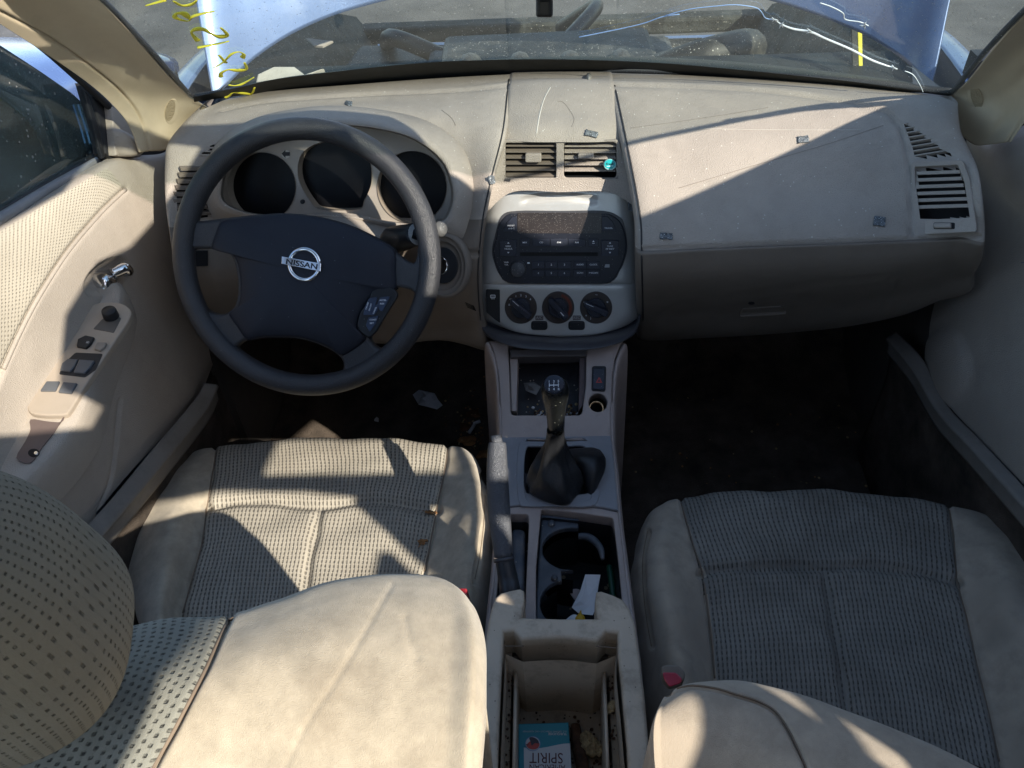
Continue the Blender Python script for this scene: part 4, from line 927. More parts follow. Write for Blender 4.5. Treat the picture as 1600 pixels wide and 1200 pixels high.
for gg in (g1, g2, g3):
    m2 = MB(); a = [pb.p(*pb.uv(*q), .0012) for q in gg]; b_ = [p - pb.n * .02 for p in a]
    m2.rings([[p + pb.n * .002 for p in a], a, b_], mat('gauge_rim', (.30, .25, .20), .5)); m2.plate(pb.off(-.022), gg, .002, GAUGE, 0); m2.build('gauge', bin_)
m2 = MB(); a = (447, 241); m2.plate(pb.off(.001), circ(*a, 6.5), .0006, mat('indicator_ring', (.5, .47, .42), .5), 0); m2.plate(pb.off(.0018), [(440, 240), (446, 234), (446, 237.5), (453, 237.5), (453, 243.5), (446, 243.5), (446, 247)], .0004, BLACK, 0)
m2.plate(pb.off(.001), circ(473, 315, 3.6), .002, BLACK, .0005); m2.build('indicator_mark', bin_)

# ------------------------------------------------------------------ steering column and wheel
colm = thing('steering_column', 'beige steering column cover behind the wheel', 'steering column', W(540, 380, y=1.02))
a = [W(x, y, y=q) for x, y, q in ((470, 346, 1.04), (500, 333, 1.05), (545, 333, 1.05), (590, 342, 1.05), (618, 352, 1.045), (628, 372, 1.04), (610, 395, 1.03), (540, 410, 1.02), (480, 405, 1.02))]
b_ = [p + V((.0, -.10, -.035)) for p in a]
mb = MB(); la, lb = spline(a, 4, True), spline(b_, 4, True); mb.rings([[p + V((0, .02, -.014)) for p in la], la, [p.lerp(q, .5) + V((0, 0, .004)) for p, q in zip(la, lb)], lb], BEIGE, cap1=True); mb.build('column_shroud', colm)
# ignition surround
l = W(694, 415, y=.985); pi_ = plane_on(l, (-.1, -.85, .5))
mb = MB()
for r0_, r1_, h0, h1, mt in ((40, 35, -.02, .006, BEIGE_SHADE), (35, 29, .006, .004, BEIGE_SHADE), (29, 22, .004, .001, BEIGE_SHADE)):
    c = pi_.uv(694, 415); s_ = px_size(l)
    mb.rings([[pi_.p(c[0] + rr * s_ * math.cos(2 * math.pi * k / 40), c[1] + rr * s_ * math.sin(2 * math.pi * k / 40) * 1.3, h) for k in range(40)] for rr, h in ((r0_, h0), (r0_ - 1, h1), (r1_, h1))], mt)
mb.plate(pi_.off(.001), circ(694, 415, 22, 28), .003, BLACK, .001); mb.plate(pi_.off(.004), circ(690, 415, 10, 14), .004, CHROME, .001)
mb.build('ignition_surround', dash)
# stalk
st = thing('wiper_stalk', 'black wiper stalk with pale end knob behind the wheel rim', 'stalk', W(640, 370, y=.98))
p0, p1, p2 = W(612, 376, y=1.0), W(652, 366, y=.97), W(688, 358, y=.955)
mb = MB(); mb.tube([p0, p0.lerp(p1, .1), p0.lerp(p1, .9), p1], [.019, .021, .017, .015], BLACK, 20, sub=2); mb.tube([p0.lerp(p1, .98), p0.lerp(p1, 1.03)], .0160, mat('grey_band', (.3, .3, .3), .5), 20, sub=1); mb.tube([p1, p1.lerp(p2, .5), p2], [.010, .008, .010], BLACK, 14, sub=3); mb.build('stalk_body', st)
nst = (CAM - p1).normalized(); ps_ = plane_on(p0.lerp(p1, .5) + nst * .0185, nst)
mb = MB()
for k in range(5): x, y = 627 + k * 1.2, 359 + k * 3.4; mb.plate(ps_, [(x, y), (x + 3.5, y - .8), (x + 3.5, y), (x, y + .8)], .0004, WHITE, 0)
mb.build('stalk_marks', st)
mb = MB(); mb.tube([p2.lerp(p1, .2), p2, p2 + (p2 - p1) * .15], [.009, .0115, .008], mat('pale_knob', (.10, .10, .10), .5, specks=(300, .2, (.5, .5, .5), .5, .2)), 18, sub=5); mb.build('end_knob', st)

wp = plane_on(W(478, 407, y=.92), V((0, -.82, .57)))
wc = wp.uv(478, 406)
wheel = thing('steering_wheel', 'dark blue black four spoke steering wheel with chrome ring emblem', 'steering wheel', wp.p(*wc, 0))
sx = px_size(wp.o)
# rim follows the photographed ellipse on the wheel plane
def wpt(px, py, h=0): return wp.p(*wp.uv(px, py), h)
RIM = wpt(478 + 211, 406, 0); Rr = (RIM - wp.p(*wc)).length - .0155
mb = MB(); nr = 96
pts = [wp.p(wc[0] + Rr * math.cos(2 * math.pi * k / nr), wc[1] + Rr * 1.01 * math.sin(2 * math.pi * k / nr)) for k in range(nr)]
mb.tube(pts, .0158, WHEEL, 20, closed=True, sub=1, up=wp.n, flat=1.05); rim = mb.build('rim', wheel)
hp = wp.off(-.012)
topo = sp2([(303, 343), (318, 346), (345, 343), (380, 339), (412, 336), (450, 334), (500, 339), (550, 353), (600, 377), (620, 393), (640, 408), (651, 409), (655, 380), (645, 330), (610, 270), (550, 225), (478, 210), (400, 225), (340, 270), (308, 320)], 5)
lefth = sp2([(305, 392), (330, 389), (352, 391), (368, 402), (376, 430), (377, 455), (372, 478), (358, 489), (340, 489), (322, 477), (308, 450), (301, 415)], 6)
both = sp2([(378, 538), (392, 530), (412, 526), (450, 526), (480, 530), (505, 538), (530, 552), (540, 566), (534, 582), (500, 589), (450, 588), (415, 578), (388, 560), (377, 547)], 6)
righth = sp2([(618, 453), (635, 451), (649, 457), (652, 474), (648, 495), (634, 520), (612, 540), (596, 543), (583, 532), (584, 520), (600, 490)], 6)
mb = MB(); nn = 72
outl = [px_of(wp.p(wc[0] + (Rr + .004) * math.cos(2 * math.pi * k / nn), wc[1] + (Rr + .004) * 1.01 * math.sin(2 * math.pi * k / nn), -.012)) for k in range(nn)]
mb.plate(hp, outl, .016, WHEEL, .006, holes=[topo, lefth, both, righth], seg=4, smooth=False); mb.build('spokes', wheel)
# airbag cover: domed and slightly wider than the opening between the spokes
hubp = wp.off(.000)
pad = sp2([(349, 345), (380, 340), (412, 337), (450, 335), (500, 340), (550, 354), (600, 378), (619, 394), (620, 420), (620, 451), (604, 454), (590, 460), (576, 474), (566, 490), (560, 508), (563, 520), (574, 529), (556, 545), (535, 556), (520, 546), (500, 537), (478, 530), (450, 527), (415, 527), (388, 530), (372, 510), (359, 490), (370, 482), (377, 462), (376, 430), (370, 405), (355, 393), (333, 388), (338, 366)], 4)
pr_ = [(1, -.6), (1.0, .0), (.995, .22), (.975, .38), (.93, .5), (.8, .68), (.6, .85), (.35, .96), (.12, 1.0)]
mb = MB(); mb.dome(hubp, pad, .022, PAD, prof=pr_, centre=(478, 425)); padob = mb.build('airbag_cover', wheel)
mb = MB(); mb.dome(hubp.off(-.004), [(478 + (x - 478) * 1.012, 430 + (y - 430) * 1.012) for x, y in pad], .004, DARK, prof=[(1, 0), (1, 1), (.9, 1)], centre=(478, 430)); mb.build('cover_gap', wheel)
# cruise switch pod
cp = hubp.off(.006)
mb = MB(); mb.plate(cp, roundpoly([(578, 470), (582, 455), (592, 450), (612, 449), (621, 455), (623, 463), (606, 490), (588, 520), (578, 528), (566, 520), (559, 508), (564, 488)], 4), .006, BLACK, .002); pod = mb.build('cruise_switch', wheel)
for pts, tx in (([(594, 465), (606, 463), (610, 464), (598, 487), (593, 484), (590, 474)], (('ACCEL', 598.5, 469, 2.3, WHITE, 11), ('RES', 597, 474.5, 2.3, WHITE, 6.5))),
                ([(577, 466), (590, 464), (588, 474), (580, 492), (568, 492), (570, 480)], (('CRUISE', 573.5, 478, 2.0, WHITE, 12, 70), ('ON\u00b7OFF', 578.5, 480, 2.0, WHITE, 12, 70))),
                ([(587, 476), (592, 476), (590, 486), (584, 493), (579, 492), (580, 484)], (('CANCEL', 585.5, 485, 2.0, WHITE, 12, 65),)),
                ([(576, 496), (592, 493), (588, 505), (578, 519), (572, 508)], (('COAST', 583, 499.5, 2.3, WHITE, 11), ('SET', 581, 505, 2.3, WHITE, 6.5)))):
    btn('cruise_button', roundpoly(pts, 2), tx, .002, mat('cruise_button_vinyl', (.03, .045, .085), .45), pod, cp.off(.006))
# emblem
ep = hubp.off(.0215); em = MB(); c = ep.uv(476, 413); s_ = px_size(ep.p(*c)); n = 48
loops = []
for rr, hh in ((27, 0), (27, .0022), (25, .0036), (22, .0036), (20.5, .0022), (20.5, 0)):
    loops.append([ep.p(c[0] + rr * s_ * math.cos(2 * math.pi * k / n), c[1] + rr * s_ * math.sin(2 * math.pi * k / n), hh) for k in range(n)])
em.rings(loops, CHROME); em.build('emblem_ring', wheel)
q = MB(); q.plate(ep.off(.001), [(441.5, 400.5), (503, 411.5), (502, 424.5), (441, 412.5)], .0042, CHROME, .0007); q.text(ep.off(.0053), 'NISSAN', 471.5, 412.6, 8.0, BLACK, rot=-10.5, wpx=50, bold=.02); q.build('emblem_bar', wheel)
# ------------------------------------------------------------------ driver door
dl = thing('car_door', 'sunlit beige driver door with perforated cloth insert and window switches', 'car door', (-.70, .75, .1))
DR = N([(dict(x=[-.745, -.745, -.735, -.715, -.70, -.688]), [(-90, 392), (0, 345), (85, 295), (170, 247), (214, 243), (260, 236)]),
        (dict(x=[-.715, -.715, -.705, -.695, -.688, -.682]), [(-90, 425), (0, 372), (85, 318), (168, 268), (215, 258), (261, 252)]),
        (dict(x=[-.70, -.70, -.692, -.685, -.68, -.678]), [(-90, 540), (0, 480), (75, 425), (145, 375), (210, 335), (262, 320)]),
        (dict(x=[-.70, -.70, -.692, -.685, -.68, -.675]), [(-90, 650), (0, 590), (60, 530), (130, 470), (200, 420), (266, 400)]),
        (dict(x=[-.695, -.695, -.69, -.68, -.675, -.67]), [(-90, 760), (0, 690), (60, 630), (125, 570), (195, 505), (274, 470)]),
        (dict(x=[-.68, -.68, -.672, -.668, -.665, -.66]), [(-90, 860), (0, 800), (75, 730), (145, 665), (215, 600), (288, 545)]),
        (dict(x=[-.67, -.67, -.665, -.662, -.66, -.655]), [(-90, 980), (10, 890), (95, 810), (158, 745), (228, 670), (298, 612)]),
        (dict(x=-.66), [(-90, 1120), (30, 960), (120, 850), (168, 780), (238, 700), (304, 632)])])
DR = [r + [r[-1] + V((-.01, .12, -.01))] for r in DR]
GL = Grid(DR, 26, 26)
seam = [(196, 296), (165, 325), (135, 358), (107, 392), (78, 435), (50, 482), (26, 530), (5, 577), (-20, 640)]
GL.seams([seam], 4, .006); GL.seams([[(152, 800), (170, 760), (178, 720), (184, 660), (188, 625)]], 2, .005)
# handle dish pressed in
def dish(u, v, p):
    x, y = px_of(p); a = ((x - 168) * .80 + (y - 432) * -.60); b = ((x - 168) * .60 + (y - 432) * .80)
    q = (a / 42) ** 2 + (b / 24) ** 2; return -.022 * max(0, 1 - q) ** .8 if q < 1 else 0
GL.push(dish)
seamp = sp2(seam, 6, False)
fabpoly = seamp + [(-200, 800), (-300, 500), (-90, 400), (0, 362), (85, 310), (168, 262)]
isfab = lambda u, v, p: v > .55 and in_poly(*px_of(p), fabpoly)
mb = MB(); GL.into(mb, DOORP, lambda u, v, p: not isfab(u, v, p)); mb.build('door_panel', dl)
mb = MB(); GL.into(mb, DOORFAB, isfab); mb.build('cloth_insert', dl)
glb = GL.bvh()
mb = MB(); mb.tube([(lambda h: h[0] + h[1] * .0005)(hit(glb, x, y)) for x, y in sp2(seam[:-1], 4, False)], .0032, DOORP, 8, sub=1); mb.build('insert_piping', dl)
def on(b, px, py, h=0):
    l, n = hit(b, px, py); return l + n * h
# window, belt seal, quarter trim
pgx = plane_on(V((-.748, .9, .9)), (1, 0, 0))
mb = MB(); mb.plate(pgx, [(-200, -30), (-60, 38), (0, 73), (60, 112), (108, 145), (128, 163), (140, 200), (150, 236), (150, 262), (85, 305), (0, 355), (-200, 480)], .004, SIDEGLASS, .0008); mb.build('window_glass', dl)
mb = MB(); e1 = [W(x, y, x=-.735) for x, y in ((-90, 392), (0, 342), (85, 291), (165, 246), (176, 243))]
mb.tube(e1, .008, mat('grey_belt_seal', (.22, .22, .23), .4, var=.1), 8); mb.tube([p + V((-.012, 0, .002)) for p in e1], .006, RUBBER, 8); mb.build('belt_seal', dl)
sp_ = plane_on(V((-.70, 1.1, .85)), (1, -.05, 0))
mb = MB(); mb.plate(sp_.off(-.03), [(117, 130), (135, 140), (160, 158), (172, 246), (158, 252), (146, 240), (140, 205), (126, 160)], .022, RUBBER, .003)
mb.plate(sp_.off(-.01), [(126, 140), (132, 146), (150, 200), (160, 245), (155, 248), (143, 205)], .006, BLACK, .002); mb.build('quarter_seal', dl)
mb = MB(); so_ = [(162, 158), (172, 163), (190, 184), (203, 208), (215, 238), (207, 246), (180, 245), (170, 243)]
mb.plate(sp_.off(-.008), so_, .012, DOORP, .002); mb.dome(sp_.off(.004), sp2([(176, 203), (183, 202), (200, 215), (211, 234), (205, 243), (188, 244), (180, 225)], 4), .022, DOORP, prof=[(1, 0), (.96, .35), (.85, .65), (.6, .9), (.3, 1)], centre=(200, 236)); mb.build('mirror_sail_trim', dl)
# door frame strip along the pillar (outside the opening)
mb = MB(); mb.tube([W(x, y, x=-.70) for x, y in ((-80, -30), (0, 28), (60, 68), (120, 120), (162, 158), (182, 180), (203, 208), (216, 240))], .006, RUBBER, 8); mb.build('frame_seal', dl)
# inner handle
l, n = hit(glb, 165, 432); ph = plane_on(l, (1, -.25, .12))
mb = MB(); mb.dome(ph.off(-.004), sp2([(140, 430), (150, 424), (164, 430), (170, 444), (165, 458), (152, 474), (143, 462), (139, 445)], 4), .028, CHROME, prof=[(1, 0), (.97, .5), (.85, .85), (.5, 1)]); mb.tube([on(glb, 168, 442, .02), on(glb, 177, 425, .028), on(glb, 181, 412, .026), on(glb, 176, 408, .016)], [.009, .0095, .009, .007], CHROME, 12)
mb.build('door_handle', dl)
mb = MB(); mb.plate(ph.off(-.012), sp2([(145, 455), (162, 452), (170, 462), (160, 472), (150, 472)], 4), .008, BLACK, .002); mb.build('handle_recess', dl)
# armrest with switch panel
pa = plane_on(W(120, 570, x=-.665), (.15, -.12, 1))
arm = sp2([(-120, 860), (-80, 770), (0, 690), (38, 640), (44, 612), (82, 560), (118, 512), (150, 480), (178, 474), (207, 482), (214, 505), (204, 545), (186, 590), (172, 640), (160, 690), (140, 725), (110, 765), (60, 815), (0, 870), (-60, 920)], 4)
mb = MB(); mb.dome(pa.off(-.075), arm, .072, DOORP, prof=[(1.0, 0), (1.0, .45), (.985, .75), (.95, .93), (.9, 1.0), (.6, 1.0), (.3, 1.0)], centre=(95, 640)); armo = mb.build('armrest', dl)
tp = pa.off(-.001)
swo = sp2([(46, 640), (43, 625), (50, 605), (86, 552), (120, 508), (148, 484), (172, 479), (194, 482), (207, 492), (205, 506), (190, 530), (165, 568), (136, 612), (114, 648), (104, 655), (75, 656), (52, 652)], 3)
mb = MB(); mb.plate(tp.off(-.004), swo, .010, mat('switch_panel', (.36, .30, .24), .5, var=.05, grain=(600, .0001)), .002); swp = mb.build('switch_panel', armo)
t2 = tp.off(.006); GREYB = mat('grey_switch', (.10, .105, .115), .35, var=.1)
def sw(pts, m=GREYB, h=.004, nm='window_switch', extra=None):
    b = MB(); b.plate(t2.off(-.001), roundpoly(pts, 1.5), h, m, .0015)
    if extra: extra(b)
    return b.build(nm, armo)
mb = MB(); mb.plate(t2, roundpoly([(100, 568), (118, 551), (161, 553), (150, 578), (133, 590), (92, 585)], 3), .0003, BLACK, 0); mb.build('switch_well', armo)
sw([(98, 570), (107, 563), (123, 564), (118, 575), (111, 583), (95, 581)]); sw([(125, 564), (149, 566), (142, 577), (133, 586), (116, 584)])
sw([(74, 598), (95, 598), (88, 613), (64, 613)]); sw([(100, 599), (122, 601), (113, 617), (92, 615)])
sw([(123, 533), (135, 527), (149, 530), (143, 541), (136, 547), (121, 544)], BLACK, .005, 'lock_switch', lambda b: b.text(t2.off(.0042), '\u25a3', 137, 535, 3.5, WHITE))
sw([(153, 538), (168, 538), (166, 545), (158, 551), (148, 548)], mat('tan_button', (.24, .21, .18), .4), .005, 'lock_switch')
b = MB(); b.plate(t2.off(-.001), roundpoly([(160, 500), (175, 492), (190, 498), (178, 521), (146, 515)], 2), .0018, mat('mirror_switch_base', (.10, .09, .08), .5), .0005); b.build('mirror_switch', armo)
knob(t2, 174, 495, 11.5, .014, BLACK, 'mirror_knob', armo)
# pull pocket with a screw hole
mb = MB(); pk_ = sp2([(48, 656), (74, 659), (96, 660), (100, 652), (86, 675), (66, 700), (48, 724), (26, 716), (40, 690), (48, 672)], 3)
PK = mat('pocket_shade', (.13, .095, .085), .6)
mb.plate(tp.off(-.0005), pk_, .0012, PK, .0004); mb.plate(tp.off(.0008), circ(53, 708, 9, 6.5), .0006, DARK, 0); mb.plate(tp.off(.0014), circ(57, 709, 3.5, 3), .002, CHROME, .0008); mb.build('pull_pocket', armo)

# ------------------------------------------------------------------ passenger door
dr = thing('car_door', 'shaded grey beige passenger door at the right edge', 'car door', (.70, .75, .1))
RR = N([(dict(x=[.695, .70, .705, .715, .735]), [(1543, 224), (1566, 206), (1600, 196), (1680, 165), (1780, 120)]),
        (dict(x=[.685, .688, .69, .70, .715]), [(1541, 245), (1568, 232), (1604, 228), (1690, 205), (1790, 165)]),
        (dict(x=[.68, .682, .684, .69, .70]), [(1539, 330), (1570, 330), (1612, 335), (1700, 345), (1800, 350)]),
        (dict(x=[.675, .676, .68, .685, .69]), [(1532, 410), (1565, 425), (1615, 440), (1705, 480), (1800, 540)]),
        (dict(x=[.67, .672, .675, .68, .685]), [(1500, 480), (1550, 520), (1618, 560), (1705, 630), (1800, 720)]),
        (dict(x=[.662, .662, .665, .67, .675]), [(1478, 560), (1536, 610), (1612, 680), (1700, 780), (1800, 880)]),
        (dict(x=[.66, .66, .66, .66, .66]), [(1480, 630), (1530, 685), (1600, 758), (1690, 860), (1790, 960)])])
RR = [[r[0] + V((.01, .10, -.01))] + r for r in RR]
GRD = Grid(RR, 12, 12)
def spk(u, v, p):
    x, y = px_of(p); q = ((x - 1478) / 40) ** 2 + ((y - 575) / 62) ** 2; return .012 * max(0, 1 - q) ** .5 if q < 1 else 0
GRD.push(spk)
mb = MB(); GRD.into(mb, DOORP); mb.build('door_panel', dr)
for dd_, sg in ((dl, -1), (dr, 1)):
    mb = MB(); mb.box(V((sg * .765, .72, .40)), (.03, 1.10, .78), PAINTB); mb.build('door_skin', dd_)
SHD = mat('sun_blocker_cloth', (.05, .05, .055), .9, var=.1)
gsh = [[V((.718, y, z)) for y in (.25, .25 + (e - .25) / 3, .25 + (e - .25) * 2 / 3, e)] for z, e in ((1.39, .36), (1.30, .50), (1.2, .67), (1.03, .97), (.92, 1.12), (.74, 1.14))]
sheet(gsh, SHD, 'added_sun_blocker', dr, 5, 5, .003)  # unseen blocker, added and shaped to shade the passenger side of the dash
par = plane_on(W(1620, 500, x=.655), (-.3, -.1, 1)); mb = MB(); mb.dome(par.off(-.05), sp2([(1588, 440), (1600, 452), (1640, 500), (1700, 580), (1760, 620), (1760, 520), (1690, 450), (1620, 410)], 4), .05, mat('blueish_armrest', (.20, .215, .25), .6), prof=[(1, 0), (1, .6), (.97, .9), (.9, 1), (.5, 1)]); mb.build('armrest', dr)

# ------------------------------------------------------------------ centre console
con = thing('centre_console', 'grey beige centre console with shifter surround, cup holders and open armrest bin', 'console', (0, .7, 0))
pA = Pl(W(790, 545, y=1.0), W(960, 545, y=1.0), W(876, 690, y=.862))
pB = Pl(W(790, 690, y=.861), W(960, 690, y=.861), W(876, 808, z=.383))
pC = Pl(W(790, 808, z=.383), W(960, 808, z=.383), W(876, 1010, z=.392))
pocket = roundpoly([(796, 548), (915, 548), (914, 610), (908, 655), (800, 655)], 6)
haz = roundpoly([(925, 573), (947, 573), (946, 613), (924, 612)], 4)
lig = circ(933, 636, 14, 14, 32)
mb = MB(); mb.plate(pA.off(-.03), [(766, 541), (774, 562), (780, 597), (784, 650), (785, 694), (955, 694), (953, 650), (955, 600), (959, 570), (968, 548), (972, 541)], .03, MAUVE, .003, holes=[pocket, lig]); mb.build('pocket_panel', con)
def well(name, outline, pl, depth, m, fm, parent, draft=1.0):
    q = [pl.p(*pl.uv(*x)) for x in outline]; c = sum(q, V()) / len(q); dn = pl.n * -depth
    b = MB(); low = [c + (p - c) * draft + dn for p in q]; b.rings([q, low], m, smooth=False)
    b.add(low + [c + dn], [(i, (i + 1) % len(q), len(q)) for i in range(len(q))], fm); return b.build(name, parent)
pkf = mat('pocket_liner', (.022, .022, .028), .45, var=.2, specks=(200, .25, (.5, .45, .38), .8, .1))
well('ashtray_pocket', pocket, pA.off(-.001), .075, pkf, pkf, con, .95)
mb = MB(); mb.plate(pA.off(-.03), roundpoly([(799, 556), (882, 556), (916, 550), (916, 566), (800, 568)], 1.5), .036, mat('tray_flap', (.13, .115, .115), .5), .002); mb.plate(pA.off(-.05), [(799, 566), (811, 566), (809, 652), (800, 652)], .044, MAUVE, .001); mb.plate(pA.off(-.05), [(905, 564), (915, 564), (912, 640), (903, 652)], .044, mat('pocket_side', (.10, .07, .07), .6), .001); mb.build('ashtray_flap', con)
q = MB(); q.plate(pA.off(-.003), haz, .005, BLACK, .001); q.plate(pA.off(.001), roundpoly([(927, 576), (945, 576), (944, 610), (926, 609)], 3), .004, BTN, .0014)
tt = pA.off(.0051); q.plate(tt, [(931, 598), (941, 598), (936, 589)], .0002, REDP, 0, holes=[[(933.4, 596.6), (938.6, 596.6), (936, 592)]]); q.build('hazard_switch', con)
well('lighter_socket', lig, pA.off(.0), .03, BLACK, DARK, con)
q = MB(); c = pA.uv(932, 637); s_ = px_size(pA.p(*c))
q.rings([[pA.p(c[0] + r * s_ * math.cos(2 * math.pi * k / 32), c[1] + r * s_ * math.sin(2 * math.pi * k / 32), h) for k in range(32)] for r, h in ((11.5, -.012), (11.5, -.002), (10, -.001), (9.5, -.012))], mat('brass_ring', (.75, .5, .28), .25, metal=1), smooth=True); q.build('socket_ring', con)
# shifter surround
oB = sp2([(822, 704), (834, 699), (870, 700), (905, 698), (916, 702), (924, 716), (927, 745), (925, 772), (914, 785), (870, 785), (832, 785), (822, 779), (819, 745)], 4)
outB = [(784, 692), (800, 686), (827, 679), (862, 675.5), (897, 678), (932, 686), (954, 694), (958, 730), (962, 775), (965, 811), (940, 806), (900, 801), (862, 799.5), (825, 801), (782, 806), (783, 740)]
mb = MB(); mb.plate(pB.off(-.02), outB, .023, GREYC, .002, holes=[oB]); srr = mb.build('shifter_surround', con)
ringo = [(873 + (x - 873) * 1.22, 742 + (y - 742) * 1.18) for x, y in oB]
mb = MB(); mb.plate(pB.off(.001), ringo, .0035, GREYC, .0016, holes=[oB], seg=4); mb.build('shifter_rim', srr)
well('shifter_well', oB, pB, .06, DARK, DARK, con, .95)
# cup holder section
hbs = roundpoly([(776, 965), (786, 816), (826, 816), (827, 830), (821, 965)], 5)
cup = roundpoly([(846, 808), (905, 814), (957, 822), (965, 890), (972, 968), (972, 990), (926, 996), (854, 993), (838, 984), (838, 900)], 5)
mb = MB(); mb.plate(pC.off(-.02), [(779, 808), (825, 803), (862, 801), (900, 803), (940, 808), (965, 813.5), (971, 860), (978, 920), (990, 1010), (990, 1040), (765, 1040), (766, 960), (774, 880)], .02, MAUVE, .002, holes=[hbs, cup]); mb.build('cup_holder_panel', con)
well('handbrake_slot', hbs, pC.off(-.001), .05, BLACK, mat('slot_rubber', (.04, .045, .06), .5, specks=(150, .25, (.4, .36, .3), .7, .1)), con)
well('cup_well', cup, pC.off(-.001), .10, BLACK, mat('well_floor', (.012, .014, .016), .8, specks=(90, .3, (.25, .2, .12), .7, .12)), con)
arc1 = [(894 + 47 * math.cos(R(a)), 863 + 33 * math.sin(R(a))) for a in range(-80, -280, -12)]
arc2 = [(884 + 40 * math.cos(R(a)), 948 + 36 * math.sin(R(a))) for a in range(-110, -246, -11)]
ins = [(846, 809), (904, 816), (904, 830)] + arc1 + [(877, 898), (878, 914)] + arc2 + [(872, 993), (852, 991), (839, 982), (837, 965), (840, 900), (845, 830)]
CUPM = mat('cup_insert', (.07, .08, .10), .42, var=.2, vscale=20, dirt=((.2, .16, .12), 26, .45), specks=(220, .2, (.6, .55, .45), .6, .05))
mb = MB(); mb.plate(pC.off(-.016), ins, .009, CUPM, .0025); cpo = mb.build('cup_insert', con)
mb = MB(); mb.tube([pC.p(*pC.uv(x, y), -.012) for x, y in ((904, 830), (918, 831), (930, 838), (939, 850), (942, 866))], [.005, .006, .006, .005, .003], CUPM, 8)
mb.build('cup_rim', con)
for (x, y) in ((862, 819), (866, 904), (855, 986)):
    q = MB(); q.dome(pC.off(-.007), circ(x, y, 5.5, 5), .006, CUPM, prof=[(1, 0), (.95, .5), (.7, .9), (.3, 1)]); q.build('insert_stud', con)
# cup walls (cylinder shells hanging from the insert)
q = MB(); 
for ar in (arc1, arc2):
    top = [pC.p(*pC.uv(*a), -.016) for a in ar]; low = [p - V((0, 0, .07)) for p in top]
    q.add(top + low, [(i, i + 1, len(top) + i + 1, len(top) + i) for i in range(len(top) - 1)], BLACK, True)
q.build('cup_wall', con)
# console flanks
def flank(pts, dx, z=.03, m=MAUVE):
    top = [W(x, y, pl=p_) for x, y, p_ in pts]
    return [top, [p + V((dx * .5, 0, -.03)) for p in top], [V((p.x + dx, p.y, .20)) for p in top], [V((p.x + dx * 1.2, p.y, z)) for p in top]]
sheet(flank([(764, 536, pA), (775, 562, pA), (781, 597, pA), (784, 650, pA), (785, 692, pB), (783, 740, pB), (781, 806, pB), (776, 880, pC), (768, 960, pC), (764, 1040, pC)], -.012), MAUVE, 'console_side', con, 4, 6)
sheet(flank([(974, 538, pA), (968, 547, pA), (960, 570, pA), (956, 600, pA), (954, 650, pA), (955, 692, pB), (959, 730, pB), (966, 812, pB), (972, 860, pC), (979, 920, pC), (990, 1010, pC), (994, 1040, pC)], .012), MAUVE, 'console_side', con, 4, 6)
# armrest bin
zD = .47
pD = plane_on(V((0, .4, zD)), (0, .04, 1))
pD = Pl(W(790, 960, z=zD - .012), W(960, 960, z=zD - .012), W(876, 1200, z=zD))
rimo = [(736, 1290), (743, 1200), (750, 1130), (758, 1070), (766, 1010), (771, 985), (777, 968), (785, 961), (800, 957), (815, 954), (821, 958), (822, 975), (818, 999), (875, 1001), (931, 1001), (928, 975), (930, 959), (938, 958), (955, 964), (970, 971), (980, 985), (989, 1010), (996, 1060), (1004, 1130), (1009, 1200), (1014, 1290),
        (980, 1290), (976, 1200), (969, 1120), (963, 1060), (962, 1024), (945, 1022), (932, 1037), (902, 1033), (875, 1031), (845, 1032), (817, 1034), (805, 1020), (790, 1022), (788, 1060), (785, 1120), (782, 1200), (780, 1290)]
bn = thing('armrest_bin', 'open beige armrest bin behind the cup holders with crumbs inside', 'storage bin', W(876, 1100, z=.1))
mb = MB(); mb.plate(pD.off(-.045), rimo, .05, BIN, .005, seg=4); mb.build('bin_rim', bn)
inn = [(962, 1024), (963, 1060), (969, 1120), (976, 1200), (980, 1290), (780, 1290), (782, 1200), (785, 1120), (788, 1060), (790, 1022), (817, 1034), (845, 1032), (875, 1031), (902, 1033), (932, 1037)]
tp_ = [pD.p(*pD.uv(*x), 0) for x in inn]; lowz = .335
low = [V((p.x * .97, p.y - (.004 if i > 9 else 0), lowz)) for i, p in enumerate(tp_)]
mb = MB(); mb.rings([tp_, low], BIN, smooth=False); mb.build('bin_wall', bn)
mb = MB(); mb.add([p + V((0, 0, .001)) for p in low] + [sum(low, V()) / len(low) + V((0, 0, .001))], [(i, (i + 1) % len(low), len(low)) for i in range(len(low))], BINFLOOR); mb.build('bin_floor', bn)
for pts in ([(787, 1052), (806, 1046), (803, 1200), (801, 1290), (780, 1290)], [(944, 1050), (963, 1056), (977, 1200), (980, 1290), (953, 1290), (949, 1200)]):
    b = MB(); pl_ = plane_on(V((0, 0, .415)), (0, 0, 1)); b.plate(pl_.off(-.10), pts, .10, BINFLOOR, .001); b.build('side_tray', bn)
for a, c in (((806, 1046), (801, 1290)), ((944, 1050), (953, 1290))):
    p0, p1 = W(*a, z=.43), W(*c, z=.43); b = MB(); b.tube([p0, p1], .0022, BIN, 6, sub=1); q0, q1 = V((p0.x, p0.y, .30)), V((p1.x, p1.y, .30)); dd = V((.002, 0, 0)); b.add([p0 + dd, p1 + dd, q1 + dd, q0 + dd, p0 - dd, p1 - dd, q1 - dd, q0 - dd], [(0, 1, 2, 3), (7, 6, 5, 4)], BIN); b.build('divider', bn)
mb = MB(); o_ = [pD.p(*pD.uv(*x), -.04) for x in rimo[:26]]; l_ = [V((p.x, p.y, .05)) for p in o_]
mb.add(o_ + l_, [(i, i + 1, 26 + i + 1, 26 + i) for i in range(25)], BIN, True); mb.build('bin_body', bn)
